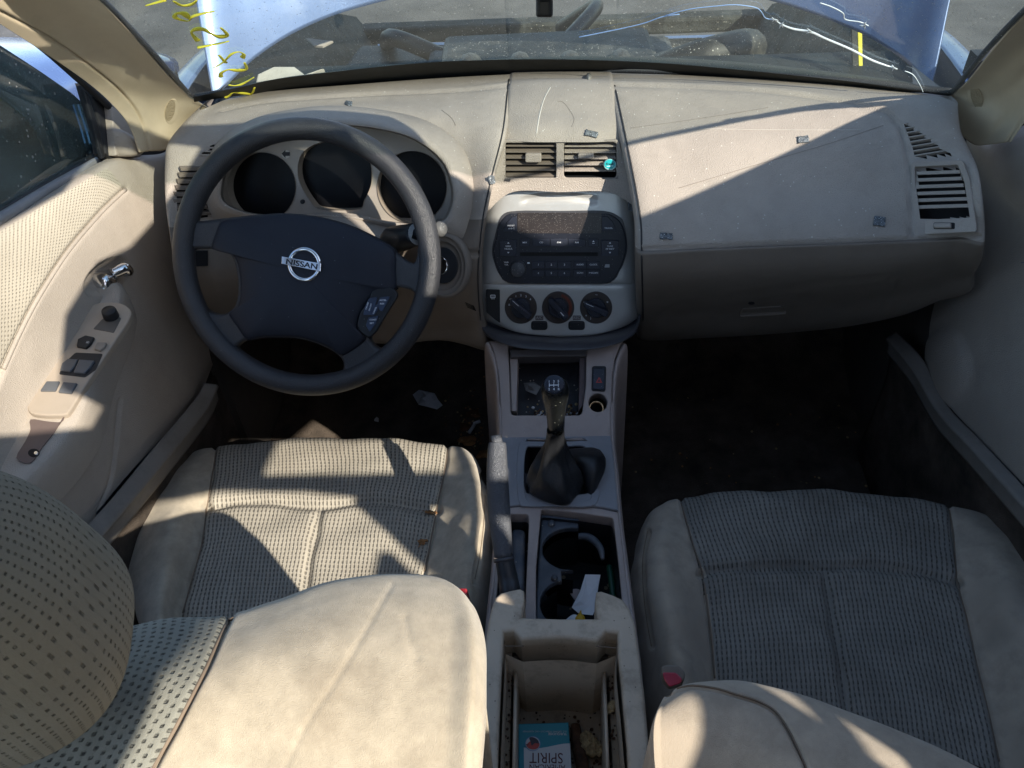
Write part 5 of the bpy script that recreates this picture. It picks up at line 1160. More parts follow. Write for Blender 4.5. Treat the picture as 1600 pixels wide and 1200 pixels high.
for pts in ([(789, 1009), (819, 1009), (818, 1010.5), (789, 1010.5)], [(931, 1009), (963, 1012), (963, 1013.5), (931, 1010.5)]):
    q = MB(); q.plate(pD.off(.0049), pts, .0004, mat('hinge_line', (.14, .10, .07), .8), 0); q.build('hinge_cover', bn)

# ------------------------------------------------------------------ handbrake and gear lever
hb = thing('handbrake', 'grey grained handbrake lever raised beside the driver seat', 'handbrake', W(800, 950, z=.36))
hp0 = W(774, 682, y=.705); hp1 = W(783, 860, y=.60); hp2 = W(798, 955, y=.535); hp3 = W(806, 985, z=.35)
ax = [W(777, 695, y=.70), W(777, 740, y=.673), W(780, 800, y=.637), W(787, 870, y=.593)]
mb = MB(); mb.tube([ax[0] + (ax[0] - ax[1]) * .06] + ax, [.0085, .0122, .0145, .0152, .0125], GRIP, 24, sub=6); mb.build('grip', hb)
mb = MB(); mb.tube([W(775, 680, y=.709), ax[0]], [.0075, .0078], GRIP, 16, sub=1); mb.build('release_button', hb)
mb = MB(); mb.tube([W(787, 871, y=.593), W(788, 877, y=.589)], .0142, LIP, 20, sub=1); mb.build('collar', hb)
mb = MB(); mb.tube([W(788, 875, y=.590), W(794, 905, y=.570), W(799, 935, y=.55), W(804, 965, z=.36)], [.0125, .0135, .0150, .0165], mat('brake_sleeve', (.035, .037, .042), .35, var=.1, grain=(500, .0003)), 20, sub=5); mb.build('sleeve', hb)
mb = MB(); ps2 = pC.off(-.03); mb.dome(ps2, roundpoly([(800, 832), (822, 834), (821, 940), (800, 955)], 9), .022, CUPM, prof=[(1, 0), (.97, .5), (.85, .85), (.5, 1)]); mb.build('brake_boot', hb)

gs = thing('gear_lever', 'black five speed gear lever with leather boot torn loose', 'gear lever', W(868, 760, z=.33))
kt = W(867, 601, y=.772); kb = W(869, 676, z=.492)
axd = (kt - kb).normalized(); LK = (kt - kb).length
prof_k = [(-.02, .0125), (.1, .0125), (.35, .0135), (.6, .0160), (.80, .0190), (.93, .0190), (1.02, .0150), (1.06, .0095)]
u_ = V((1, 0, 0)); u_ = (u_ - axd * u_.dot(axd)).normalized(); v_ = axd.cross(u_)
KNOBM = mat('gear_knob_leather', (.010, .011, .011), .3, var=.1, grain=(700, .0002), spec=.6, specks=(300, .2, (.6, .62, .5), .6, .1))
mb = MB(); loops = [[kb + axd * (LK * t) + (u_ * math.cos(a) + v_ * math.sin(a)) * r for a in [2 * math.pi * k / 32 for k in range(32)]] for t, r in prof_k]
loops = [[p for p in l] for l in loops]; cols_ = [spline([l[k] for l in loops], 4) for k in range(32)]; loops = [[c[i] for c in cols_] for i in range(len(cols_[0]))]
mb.rings(loops, KNOBM, cap0=True, cap1=True); gk = mb.build('gear_knob', gs)
nk = (CAM - kt).normalized(); kp = plane_on(kt + nk * .0115 + V((0, -.002, 0)), (nk + axd * .3))
b = MB(); b.dome(kp.off(-.003), circ(866, 601, 16.5, 15), .0045, BTN, prof=[(1, 0), (.98, .6), (.8, .85), (.5, 1)])
t = kp.off(.0017)
for s_, x, y in (('1', 858, 596.2), ('3', 865.5, 596), ('5', 872.5, 595.8), ('2', 858, 608), ('4', 865.5, 608), ('R', 873, 608)): b.text(t, s_, x, y, 3.6, WHITE, bold=.02, h=.0004)
b.plate(t, [(858, 601.3), (873, 601), (873, 602.1), (858, 602.4)], .0004, WHITE, 0)
for x in (858.3, 865.3, 872.4): b.plate(t.off(.00002), [(x - .5, 599), (x + .5, 599), (x + .5, 604.5), (x - .5, 604.5)], .0004, WHITE, 0)
b.build('shift_pattern', gk)
# boot: creased leather cone
nb = 72; lv = []
for (x, y, z, r, wv) in ((868, 672, .505, .0125, .000), (867, 690, .478, .0145, .002), (865, 712, .450, .022, .005), (866, 738, .425, .033, .007), (867, 754, .402, .041, .007), (868, 760, .388, .043, .006), (868, 760, .35, .043, .005)):
    c = W(x, y, z=z); ph_ = z * 30
    lv.append([c + V(((r + wv * (.6 * math.sin(3 * a + ph_) + .4 * math.sin(5 * a + 1 - ph_) + .25 * math.sin(9 * a))) * math.cos(a), (r * .8 + wv * (.6 * math.sin(3 * a + ph_) + .4 * math.sin(5 * a + 1))) * math.sin(a), .002 * math.sin(4 * a + z * 80))) for a in [2 * math.pi * k / nb for k in range(nb)]])
cols_ = [spline([l[k] for l in lv], 6) for k in range(nb)]; loops = [[c[i] for c in cols_] for i in range(len(cols_[0]))]
mb = MB(); mb.rings(loops, LEATHER); mb.build('leather_boot', gs)
fr_ = [[W(884, 702, z=.400), W(905, 700, z=.412), W(925, 699, z=.410), W(938, 703, z=.400)],
       [W(886, 715, z=.405), W(905, 716, z=.425), W(930, 714, z=.424), W(946, 716, z=.405)],
       [W(896, 735, z=.392), W(912, 740, z=.412), W(930, 738, z=.418), W(945, 735, z=.405)],
       [W(908, 755, z=.385), W(918, 762, z=.395), W(928, 762, z=.398), W(936, 756, z=.395)],
       [W(914, 772, z=.378), W(919, 776, z=.382), W(924, 776, z=.384), W(929, 772, z=.382)]]
sheet(fr_, LEATHER, 'boot_flap', gs, 6, 6, .0015)
sheet([[W(819, 738, z=.375), W(826, 742, z=.368), W(834, 752, z=.36)], [W(819, 762, z=.382), W(832, 768, z=.372), W(846, 774, z=.36)], [W(822, 786, z=.386), W(840, 787, z=.382), W(864, 787, z=.374)]], mat('boot_lining', (.07, .06, .065), .7, var=.2), 'boot_lining', gs, 6, 6, .0012)
# ------------------------------------------------------------------ seats
def seat_cushion(parent, rows, zs, fabs, mats, seams, bulge=.012):
    base, fab = mats
    net = []
    for r, z in zip(rows, zs): net.append([W(x, y, z=q) for (x, y), q in zip(r, z)])
    f0 = [p + V((0, .012, -.055)) for p in net[0]]; f1 = [p + V((0, -.02, -.16)) for p in net[0]]; f2 = [p + V((0, -.05, -.27)) for p in net[0]]
    net = [f2, f1, f0] + net
    net = [[r[0] + V((.03, 0, -.20)), r[0] + V((-.006, 0, -.07))] + r + [r[-1] + V((.006, 0, -.07)), r[-1] + V((-.03, 0, -.20))] for r in net]
    G = Grid(net, 22, 22); G.seams(seams[0], 3.2, .007); G.seams(seams[1], 7, .010)
    G.push(lambda u, v, p: .0016 * math.sin(p.x * 41 + 1.3 * math.sin(p.y * 23)) * math.sin(p.y * 37) + .0012 * math.sin(p.y * 90 + p.x * 30) * math.sin(p.x * 70))
    poly = fabs
    tst = lambda u, v, p: v > 2.2 and in_poly(*px_of(p), poly) and abs(u - len(net[0]) / 2) < 6
    mb = MB(); G.into(mb, base, lambda u, v, p: not tst(u, v, p)); mb.build('cushion_bolster', parent)
    mb = MB(); G.into(mb, fab, tst); mb.build('cushion_panel', parent)
    return G.bvh()
ds = thing('car_seat', 'sunlit tan driver seat with ribbed cloth centre beside the handbrake', 'car seat', (-.36, .5, 0))
drows = [[(258, 738), (300, 708), (340, 699), (420, 689), (500, 685), (600, 686), (700, 696), (730, 706), (748, 728)],
         [(225, 785), (275, 762), (331, 745), (418, 735), (505, 730), (600, 732), (693, 742), (738, 748), (762, 775)],
         [(204, 830), (262, 812), (323, 793), (412, 785), (500, 790), (590, 783), (682, 797), (735, 805), (766, 832)],
         [(201, 880), (255, 862), (315, 850), (400, 843), (488, 842), (580, 843), (672, 850), (732, 860), (762, 880)],
         [(207, 930), (250, 915), (300, 905), (392, 900), (478, 900), (572, 900), (660, 902), (725, 915), (756, 930)],
         [(222, 985), (250, 975), (285, 965), (385, 960), (470, 960), (560, 960), (648, 965), (715, 975), (745, 985)],
         [(240, 1060), (262, 1050), (290, 1045), (380, 1040), (465, 1040), (555, 1040), (640, 1045), (705, 1050), (735, 1060)]]
dz = [[.315, .328, .335, .340, .342, .340, .335, .33, .318]] + [[.33, .36, .345, .35, .35, .35, .345, .368, .34]] + [[.335, .378, .345, .345, .345, .345, .345, .385, .348]] * 2 + [[.335, .385, .34, .34, .338, .34, .34, .388, .35]] * 3
dfab = [(336, 600), (340, 699), (331, 745), (323, 793), (320, 820), (315, 850), (300, 905), (285, 960), (270, 1100), (655, 1100), (650, 960), (660, 902), (672, 850), (682, 797), (693, 742), (701, 690), (702, 600)]
cb = seat_cushion(ds, drows, dz, dfab, (SUEDE, FAB), ([[(338, 680), (331, 745), (323, 793), (315, 850), (300, 905), (285, 965)], [(701, 685), (693, 742), (682, 797), (672, 850), (660, 902), (650, 960)], [(755, 740), (757, 800), (751, 860), (742, 910)]],
                       [[(325, 792), (360, 784), (412, 782), (460, 786), (500, 791), (545, 784), (590, 782), (640, 787), (682, 797)], [(500, 791), (492, 830), (483, 870), (478, 905), (472, 960)]]))
# driver backrest
def backrest(parent, rows, zy, fabpoly, mats, seams, skirt=((0, .004, -.05), (0, -.02, -.20), (0, -.05, -.45)), side=.05):
    net = [[W(x, y, z=z) for (x, y) in r] for r, z in zip(rows, zy)]
    net = [[p + V(s) for p in net[0]] for s in reversed(skirt)] + net
    last = net[-1]; net += [[p + V((0, -.05, -.06)) for p in last], [p + V((0, -.06, -.25)) for p in last]]
    net = [[r[0] + V((side * .3, 0, -.25)), r[0] + V((-.001 if side else 0, 0, -.06))] + r + [r[-1] + V((.001, 0, -.05)), r[-1] + V((-.045, .02, -.25))] for r in net]
    G = Grid(net, 30, 30)
    for ln, wd, dp in seams: G.seams(ln, wd, dp)
    G.push(lambda u, v, p: .0011 * math.sin(p.x * 27 + 2 * math.sin(p.y * 19)) * math.sin(p.y * 31 + p.z * 12) + .0004 * math.sin(p.x * 95 + p.y * 60) * math.sin(p.y * 80 - p.x * 30))
    if fabpoly:
        t = lambda u, v, p: in_poly(*px_of(p), fabpoly)
        mb = MB(); G.into(mb, mats[0], lambda u, v, p: not t(u, v, p)); mb.build('backrest_shell', parent)
        mb = MB(); G.into(mb, mats[1], t); mb.build('backrest_panel', parent)
    else:
        mb = MB(); G.into(mb, mats[0]); mb.build('backrest_shell', parent)
    return G.bvh()
b1 = backrest(ds, [[(-80, 1035), (60, 1005), (170, 985), (262, 967), (360, 960), (430, 938), (530, 908), (625, 897), (690, 903), (732, 935)],
                   [(-80, 1060), (50, 1040), (155, 1020), (250, 1000), (346, 990), (425, 968), (520, 935), (620, 925), (700, 935), (743, 968)],
                   [(-80, 1100), (30, 1085), (130, 1070), (222, 1060), (318, 1052), (408, 1030), (510, 1005), (615, 1000), (700, 1008), (747, 1030)],
                   [(-90, 1160), (-10, 1150), (90, 1140), (185, 1130), (280, 1125), (385, 1110), (500, 1100), (610, 1100), (695, 1105), (743, 1120)],
                   [(-120, 1230), (-60, 1230), (40, 1225), (135, 1222), (230, 1220), (350, 1210), (480, 1205), (600, 1205), (690, 1210), (736, 1215)],
                   [(-150, 1330), (-100, 1330), (0, 1325), (90, 1322), (190, 1320), (320, 1320), (460, 1320), (590, 1320), (680, 1320), (728, 1320)]],
              [.785, .812, .828, .826, .808, .77],
              [(150, 940), (361, 955), (358, 975), (346, 990), (335, 1020), (318, 1052), (300, 1088), (280, 1125), (255, 1170), (230, 1220), (190, 1320), (-300, 1400), (-300, 900)],
              (SUEDE, FAB_B), [([[(361, 955), (346, 990), (318, 1052), (280, 1125), (230, 1220), (190, 1320)]], 5, .006), ([[(612, 915), (585, 960), (556, 1010), (520, 1070), (480, 1130), (440, 1210)]], 5, .0007), ([[(632, 965), (640, 1000), (652, 1025)]], 7, .0008)])
# headrest
hc = V((-.405, .20, .940)); hx, hy, hz = .142, .066, .108
mb = MB(); vs = []; fs = []; uvs = []; nu, nv = 120, 72
def sgnp(c, e): return math.copysign(abs(c) ** e, c)
ring0 = [V((hx * sgnp(math.cos(t), .5), hy * sgnp(math.sin(t), .7), 0)) for t in [2 * math.pi * j / nu for j in range(nu + 1)]]
UA = [0.0]
for j in range(nu): UA.append(UA[-1] + (ring0[j + 1] - ring0[j]).length)
for i in range(nv + 1):
    th = math.pi * i / nv - math.pi / 2
    for j in range(nu + 1):
        ph = 2 * math.pi * j / nu
        cx = sgnp(math.cos(th), .5); x = hx * cx * sgnp(math.cos(ph), .5); y = hy * cx * sgnp(math.sin(ph), .7); z = hz * sgnp(math.sin(th), .6)
        p = V((x, y * (1 - .2 * z / hz), z)); p = Matrix.Rotation(R(8), 3, 'X') @ Matrix.Rotation(R(14), 3, 'Z') @ p
        vs.append(hc + p); uvs.append((UA[j], th * .115))
for i in range(nv):
    for j in range(nu):
        a = i * (nu + 1) + j; fs.append((a, a + 1, a + nu + 2, a + nu + 1))
mb.add(vs, fs, FAB_H, True, uvs); mb.build('headrest', ds)
for xx in (-.46, -.37):
    mb = MB(); mb.tube([V((xx, .24, .86)), V((xx, .25, .70))], .006, CHROME, 10, sub=1); mb.build('headrest_post', ds)

pss = thing('car_seat', 'shaded blue grey passenger seat with ribbed cloth centre', 'car seat', (.36, .5, 0))
prow = [[(1010, 812), (1035, 788), (1062, 779), (1150, 769), (1260, 766), (1370, 772), (1482, 790), (1550, 808), (1600, 832)],
        [(999, 850), (1030, 832), (1076, 825), (1165, 815), (1270, 812), (1380, 818), (1490, 835), (1570, 855), (1640, 880)],
        [(996, 905), (1036, 898), (1097, 893), (1190, 884), (1287, 884), (1390, 884), (1497, 910), (1590, 930), (1675, 950)],
        [(1000, 960), (1045, 955), (1106, 950), (1200, 945), (1298, 945), (1402, 948), (1512, 970), (1610, 990), (1705, 1010)],
        [(1008, 1020), (1056, 1015), (1113, 1010), (1210, 1005), (1309, 1005), (1415, 1010), (1526, 1035), (1630, 1055), (1730, 1075)],
        [(1020, 1085), (1066, 1080), (1118, 1075), (1215, 1072), (1320, 1072), (1430, 1080), (1545, 1110), (1650, 1130), (1750, 1150)],
        [(1035, 1170), (1078, 1165), (1124, 1160), (1220, 1160), (1332, 1162), (1445, 1170), (1565, 1210), (1670, 1230), (1770, 1250)]]
pz = [[.30, .318, .325, .330, .332, .330, .325, .32, .305], [.315, .35, .338, .342, .345, .342, .338, .355, .33], [.32, .372, .338, .338, .338, .338, .338, .372, .335]] + [[.32, .378, .332, .332, .330, .332, .332, .378, .335]] * 4
pfab = [(1050, 700), (1062, 779), (1076, 825), (1086, 860), (1097, 893), (1106, 950), (1113, 1010), (1118, 1075), (1124, 1300), (1600, 1300), (1565, 1210), (1545, 1110), (1526, 1035), (1512, 970), (1497, 910), (1490, 835), (1482, 790), (1470, 700)]
pb_ = seat_cushion(pss, prow, pz, pfab, (SUEDE_SHADE, FAB_SHADE), ([[(1060, 765), (1076, 825), (1086, 860), (1097, 893), (1106, 950), (1113, 1010), (1118, 1075)], [(1481, 780), (1490, 835), (1497, 910), (1512, 970), (1526, 1035), (1545, 1110), (1565, 1210)], [(1012, 830), (1004, 880), (1008, 950), (1018, 1010)]],
                        [[(1097, 896), (1130, 888), (1190, 886), (1250, 884), (1287, 888), (1330, 883), (1390, 886), (1450, 896), (1497, 910)], [(1287, 888), (1298, 945), (1309, 1005), (1320, 1072), (1334, 1150)]]))
b2 = backrest(pss, [[(1028, 1110), (1042, 1082), (1080, 1066), (1140, 1063), (1200, 1073), (1270, 1094), (1350, 1124), (1440, 1158), (1540, 1205), (1640, 1255)],
                    [(1022, 1122), (1038, 1096), (1078, 1080), (1136, 1077), (1192, 1090), (1258, 1115), (1338, 1147), (1430, 1185), (1532, 1232), (1640, 1285)],
                    [(1018, 1145), (1034, 1125), (1075, 1112), (1126, 1112), (1175, 1128), (1235, 1160), (1316, 1192), (1410, 1230), (1520, 1275), (1640, 1330)],
                    [(1019, 1185), (1034, 1175), (1074, 1168), (1120, 1170), (1166, 1180), (1226, 1215), (1310, 1250), (1410, 1290), (1520, 1335), (1640, 1390)],
                    [(1024, 1260), (1040, 1255), (1080, 1250), (1125, 1250), (1180, 1262), (1240, 1290), (1330, 1320), (1430, 1360), (1540, 1400), (1650, 1450)]],
              [.70, .722, .728, .722, .70], None, (SUEDE_SHADE,), [([[(1040, 1083), (1075, 1072), (1115, 1075), (1150, 1085), (1185, 1096), (1212, 1112), (1232, 1140), (1246, 1168), (1258, 1195), (1270, 1240)]], 3, .004)], side=-.02)
# seat plastic feet
for root, x0 in ((ds, -.36), (pss, .36)):
    mb = MB(); mb.box(V((x0, .62, .09)), (.40, .40, .10), BLACK); mb.build('seat_frame', root)
bk = thing('seatbelt_buckle', 'seatbelt buckle with glossy red button between passenger seat and bin', 'buckle', W(1045, 1075, z=.45))
bp_ = plane_on(W(1050, 1062, z=.515), (-.1, -.35, 1)); mb = MB(); mb.plate(bp_.off(-.05), roundpoly([(1031, 1052), (1038, 1048), (1058, 1049), (1068, 1060), (1066, 1072), (1045, 1078), (1034, 1066)], 5), .05, mat('buckle_shell', (.20, .17, .14), .5), .002); mb.build('shell', bk)
mb = MB(); mb.plate(bp_, roundpoly([(1035, 1051), (1056, 1051), (1066, 1061), (1064, 1068), (1046, 1074), (1038, 1064)], 4), .003, mat('red_button', (.42, .03, .06), .2, coat=.5), .0012); mb.build('release_button', bk)
bk2 = MB(); bk2.box(W(722, 932, z=.40), (.018, .010, .05), mat('red_button2', (.40, .03, .04), .3), rot=Matrix.Rotation(.3, 3, 'X')); tag(bk2.build('seatbelt_buckle', bevel=.002), 'red tipped seatbelt buckle half hidden behind the driver backrest', 'buckle')

SEAM = mat('seam_piping', (.20, .15, .11), .8, var=.1)
def piping(b, line, parent, r=.0013, d=.0002):
    pts = [(lambda h: h[0] + h[1] * d)(hit(b, x, y)) for x, y in sp2(line, 5, False)]
    mb = MB(); mb.tube(pts, r, SEAM, 6, sub=1); mb.build('piping', parent)
piping(cb, [(339, 702), (331, 745), (323, 793), (315, 850), (300, 905), (285, 958)], ds)
piping(cb, [(701, 699), (693, 742), (682, 797), (672, 850), (663, 893)], ds)
piping(cb, [(757, 745), (757, 800), (751, 860), (742, 905)], ds, .0006)
piping(b1, [(361, 962), (346, 990), (318, 1052), (280, 1125), (236, 1205)], ds, .0014)
piping(pb_, [(1062, 782), (1076, 825), (1086, 860), (1097, 893), (1106, 950), (1113, 1010), (1117, 1060)], pss)
piping(pb_, [(1483, 793), (1490, 835), (1497, 910), (1512, 970), (1526, 1035), (1543, 1105), (1562, 1190)], pss)
piping(pb_, [(1012, 830), (1004, 880), (1008, 950), (1018, 1010)], pss, .0006)
piping(b2, [(1040, 1084), (1075, 1072), (1115, 1075), (1150, 1085), (1185, 1096), (1212, 1112), (1232, 1140), (1246, 1168), (1262, 1204)], pss, .0009)
# ------------------------------------------------------------------ loose things
VEL = mat('foil_fabric_patch', (.16, .18, .20), .45, metal=.2, var=.4, vscale=200, grain=(900, .001), specks=(500, .25, (.8, .85, .9), .9, .35))
patches = [(545, 162, 10, 6, gdb, 'tiny grey foil patch near the windshield on the driver side'), (586, 193, 20, 8, gdb, 'grey foil patch above the instrument cluster behind the wheel'),
           (924, 209, 20, 9, gcb, 'grey foil patch just above the right centre vent'), (768, 281, 9, 13, gdb, 'small dark foil patch left of the centre vents'),
           (1255, 218, 17, 10, grb, 'crumpled foil patch in the sun on the passenger dash'), (1041, 369, 20, 10, grb, 'dark grey patch on the dash edge right of the radio'),
           (1374, 346, 18, 14, grb, 'creased dark patch next to the right air vent')]
GR_ = 'small foil patches stuck on the dashboard'
for i, (x, y, w_, h_, b, lab) in enumerate(patches):
    l, n = hit(b, x, y); pl = plane_on(l, n); m2 = MB(); rr = random.Random(i)
    pts = []
    base = rect(x - w_ / 2, y - h_ / 2, x + w_ / 2, y + h_ / 2); rot = rr.uniform(-.25, .25)
    for a, c in zip(base, base[1:] + base[:1]):
        for k in range(5):
            t_ = k / 5; px_, py_ = a[0] + (c[0] - a[0]) * t_, a[1] + (c[1] - a[1]) * t_
            dx_, dy_ = px_ - x, py_ - y; pts.append((x + dx_ - dy_ * rot + rr.uniform(-.7, .7), y + dy_ + dx_ * rot + rr.uniform(-.6, .6)))
    m2.dome(pl.off(.0012), pts, .002, VEL, prof=[(1, 0), (1.0, .5), (.9, 1.0), (.7, .5), (.5, .9), (.25, .5)], centre=(x + rr.uniform(-2, 2), y)); tag(m2.build('foil_patch'), lab, 'patch', GR_)
l = W(984, 323, y=1.10); pl = plane_on(l + V((0, -.012, 0)), (.2, -.9, .4)); m2 = MB(); m2.plate(pl, [(980.5, 316), (987, 317), (988, 330), (982, 329)], .001, VEL, .0003); tag(m2.build('foil_patch'), 'narrow foil patch on the silver trim right of the radio', 'patch', GR_)
# bulb-like sensor near the windshield
l, n = hit(gcb, 920, 122); pl = plane_on(l, n); m2 = MB(); m2.dome(pl.off(.001), circ(920, 122, 5, 4), .006, mat('sensor_lens', (.25, .23, .2), .2), prof=[(1, 0), (.95, .5), (.7, .9), (.3, 1)]); tag(m2.build('light_sensor'), 'little grey domed light sensor at the windshield end of the dash', 'sensor')
# teal freshener disc
TEAL = mat('teal_plastic', (.02, .42, .45), .35, var=.1)
fr = thing('air_freshener', 'round teal disc clipped to the right centre vent', 'air freshener', W(953, 257, y=1.10)); fp = pv.off(.011)
m2 = MB(); m2.plate(fp.off(-.004), circ(953, 256.5, 10, 8.6), .0045, mat('pale_rim', (.35, .6, .6), .3), .001); m2.plate(fp.off(.0004), circ(953, 256.5, 8.6, 7.2), .0006, TEAL, .0002); m2.build('disc', fr)
m2 = MB(); m2.text(fp.off(.0011), 'Fresh', 953, 256, 3.4, BLACK, wpx=12, bold=.02); m2.plate(fp.off(.0010), [(948, 259.5), (958, 258.8), (958, 259.6), (948, 260.4)], .0003, WHITE, 0); m2.build('lettering', fr)
# cigarette pack
pk0 = Pl(W(811, 1137, z=.372), W(889, 1136, z=.372), W(850, 1200, z=.366))
PWHITE = mat('pack_white', (.62, .62, .62), .4, var=.03); PTEAL = mat('pack_teal', (.02, .26, .32), .35, var=.08); PRED = mat('pack_red', (.55, .07, .05), .4, var=.1); PDK = mat('pack_dark', (.05, .03, .04), .4)
pkk = thing('cigarette_pack', 'teal and white cigarette pack lying upside down in the open bin', 'cigarette pack', W(850, 1180, z=.33))
m2 = MB(); m2.plate(pk0.off(-.022), [(810.5, 1139), (888, 1136.5), (898, 1290), (812, 1290)], .022, PTEAL, .0012); m2.build('box', pkk)
m2 = MB(); t = pk0.off(.0)
m2.plate(t, [(818.5, 1168)] + [(818.5 + (890.5 - 818.5) * k / 8, 1168 - 4.2 * (k / 8) + 2.4 * math.sin(k / 8 * math.pi * 1.6)) for k in range(1, 9)] + [(897, 1285), (820, 1287)], .0003, PWHITE, 0)
t3 = t.off(.0004)
m2.text(t3, 'SPIRIT', 853.5, 1184.5, 15.0, mat('pack_maroon', (.10, .02, .02), .5), rot=181, wpx=52, h=.0002); m2.text(t3, 'AMERICAN', 855, 1199.5, 9.0, bpy.data.materials['pack_maroon'], rot=181, wpx=56, h=.0002)
m2.text(t3, 'TURQUOISE', 871, 1146.5, 3.4, PWHITE, rot=181.5, wpx=29, h=.0002, bold=.02); m2.text(t3, 'U.S. GROWN TOBACCO \u2022 NO ADDITIVES', 851, 1143, 2.2, PWHITE, rot=181.5, wpx=68, h=.0002)
m2.build('pack_print', pkk)
m2 = MB(); m2.plate(t3.off(.0001), circ(832.5, 1162, 12, 11.6), .0003, mat('ring_blue', (.2, .3, .5), .4), 0); m2.plate(t3.off(.0005), circ(832.5, 1162, 11, 10.6), .0003, PWHITE, 0)
m2.plate(t3.off(.0009), sp2([(829, 1158), (836, 1157), (843, 1162), (840, 1169), (833, 1171), (826, 1169), (823, 1164)], 4), .0003, PRED, 0)
m2.plate(t3.off(.0013), sp2([(827, 1153), (833, 1152), (840, 1156), (842, 1162), (836, 1161), (831, 1165), (829, 1159)], 4), .0003, PDK, 0)
m2.plate(t3.off(.0013), [(822, 1163), (826, 1163.5), (826, 1164.5), (822, 1164)], .0003, PDK, 0); m2.build('round_emblem', pkk)
# brown roll, walnut, crumbs
BR = mat('brown_leaf', (.10, .05, .028), .8, var=.35, vscale=40, grain=(200, .002)); NUT = mat('walnut', (.52, .38, .20), .8, var=.3, vscale=60, grain=(160, .004))
m2 = MB(); m2.tube([W(899, 1133, z=.345), W(902, 1160, z=.348), W(908, 1185, z=.348), W(914, 1225, z=.345)], [.006, .0078, .008, .007], BR, 12, flat=.8); tag(m2.build('cigar'), 'brown crumpled cigar lying between the pack and the walnut', 'cigar')
def lump(c, r, n=3, seed=0, sq=.7):
    rr = random.Random(seed); b = MB(); vs = []; fs = []; A, B = 22, 14; kk = [(rr.uniform(3, 7), rr.uniform(3, 7), rr.uniform(0, 6), rr.uniform(0, 6)) for _ in range(4)]
    for i in range(B + 1):
        th = math.pi * i / B
        for j in range(A):
            ph = 2 * math.pi * j / A; q = 1 + sum(.10 * math.sin(a * th + e) * math.sin(round(b_) * ph + f) for a, b_, e, f in kk)
            vs.append(V(c) + V((math.sin(th) * math.cos(ph) * r, math.sin(th) * math.sin(ph) * r, math.cos(th) * r * sq)) * q)
    for i in range(B):
        for j in range(A): a = i * A + j; a2 = i * A + (j + 1) % A; fs.append((a, a + A, a2 + A, a2))
    return vs, fs
m2 = MB()
for i, (x, y, r) in enumerate(((916, 1152, .0075), (923, 1160, .009), (930, 1168, .0085), (917, 1165, .007), (935, 1173, .006), (925, 1173, .007), (912, 1158, .005))): m2.add(*lump(W(x, y, z=.352), r, seed=i), NUT, True)
tag(m2.build('walnut'), 'pale cracked walnut lying in the back of the bin', 'walnut')
m2 = MB()
for i, (x, y, r) in enumerate(((954, 1106, .0055), (957, 1100, .004), (950, 1110, .004))): m2.add(*lump(W(x, y, z=.423), r, seed=20 + i), NUT, True)
tag(m2.build('nut_crumb'), 'small pale nut crumb on the right ledge of the bin', 'crumb')
m2 = MB()
rr = random.Random(3)
for i in range(90):
    x, y = rr.uniform(808, 942), 1080 + 120 * rr.random() ** .6; m2.add(*lump(W(x, y, z=.338), rr.uniform(.0006, .0022), seed=i), BR, True)
for i in range(60):
    x = rr.choice([rr.uniform(789, 802), rr.uniform(948, 962)]); y = rr.uniform(1060, 1200); m2.add(*lump(W(x, y, z=.417), rr.uniform(.0006, .0018), seed=i), BR, True)
o = m2.build('tobacco_crumbs'); o['kind'] = 'stuff'; o['label'] = 'dark tobacco crumbs scattered over the bin floor'
# leaves
LEAFM = mat('dry_leaf', (.42, .20, .075), .8, var=.3, vscale=60); LEAF2 = mat('dark_leaf', (.16, .07, .035), .8, var=.3, vscale=60)
def leaf(c, n, r, rot, m, seed):
    rr = random.Random(seed); pl = plane_on(c, n); b = MB(); pts = []
    k = 26
    for i in range(k):
        a = 2 * math.pi * i / k; q = r * (.62 + .38 * abs(math.cos(a * 1.5 + seed)) + rr.uniform(-.06, .06)); pts.append((q * math.cos(a + rot), q * .7 * math.sin(a + rot)))
    vs = [pl.p(0, 0, .002)] + [pl.p(a, c_, .0015 + rr.uniform(0, .004)) for a, c_ in pts]; vs2 = [v - Vector(pl.n) * .0006 for v in vs]; kk = len(vs)
    b.add(vs + vs2, [(0, i, i % k + 1) for i in range(1, k + 1)] + [(kk, kk + i % k + 1, kk + i) for i in range(1, k + 1)] + [(i, kk + i, kk + i % k + 1, i % k + 1) for i in range(1, k + 1)], m, True)
    b.tube([pl.p(0, 0, .002), pl.p(-r * 1.3 * math.cos(rot), -r * 1.3 * math.sin(rot), .003)], .0005, m, 5, sub=1); return b
for i, (b, x, y, r, m, lab) in enumerate(((cb, 672, 803, .011, LEAFM, 'orange dry leaf tucked in the cushion seam nearest the pedals'), (cb, 661, 848, .009, LEAFM, 'small orange leaf in the cushion seam close to the driver backrest'),
                                         (flb, 731, 690, .026, LEAFM, 'largest orange leaf on the carpet beside the handbrake tip'), (flb, 740, 648, .020, LEAF2, 'brown curled leaf on the carpet left of the ashtray pocket'),
                                         (flb, 757, 712, .022, LEAFM, 'orange leaf against the console next to the driver seat corner'), (flb, 727, 668, .018, LEAF2, 'dark leaf between the cigarette butts and the driver seat'))):
    l, n = hit(b, x, y); tag(leaf(l, n, r, i * 1.1, m, i).build('dry_leaf'), lab, 'leaf', 'dry leaves in the car')
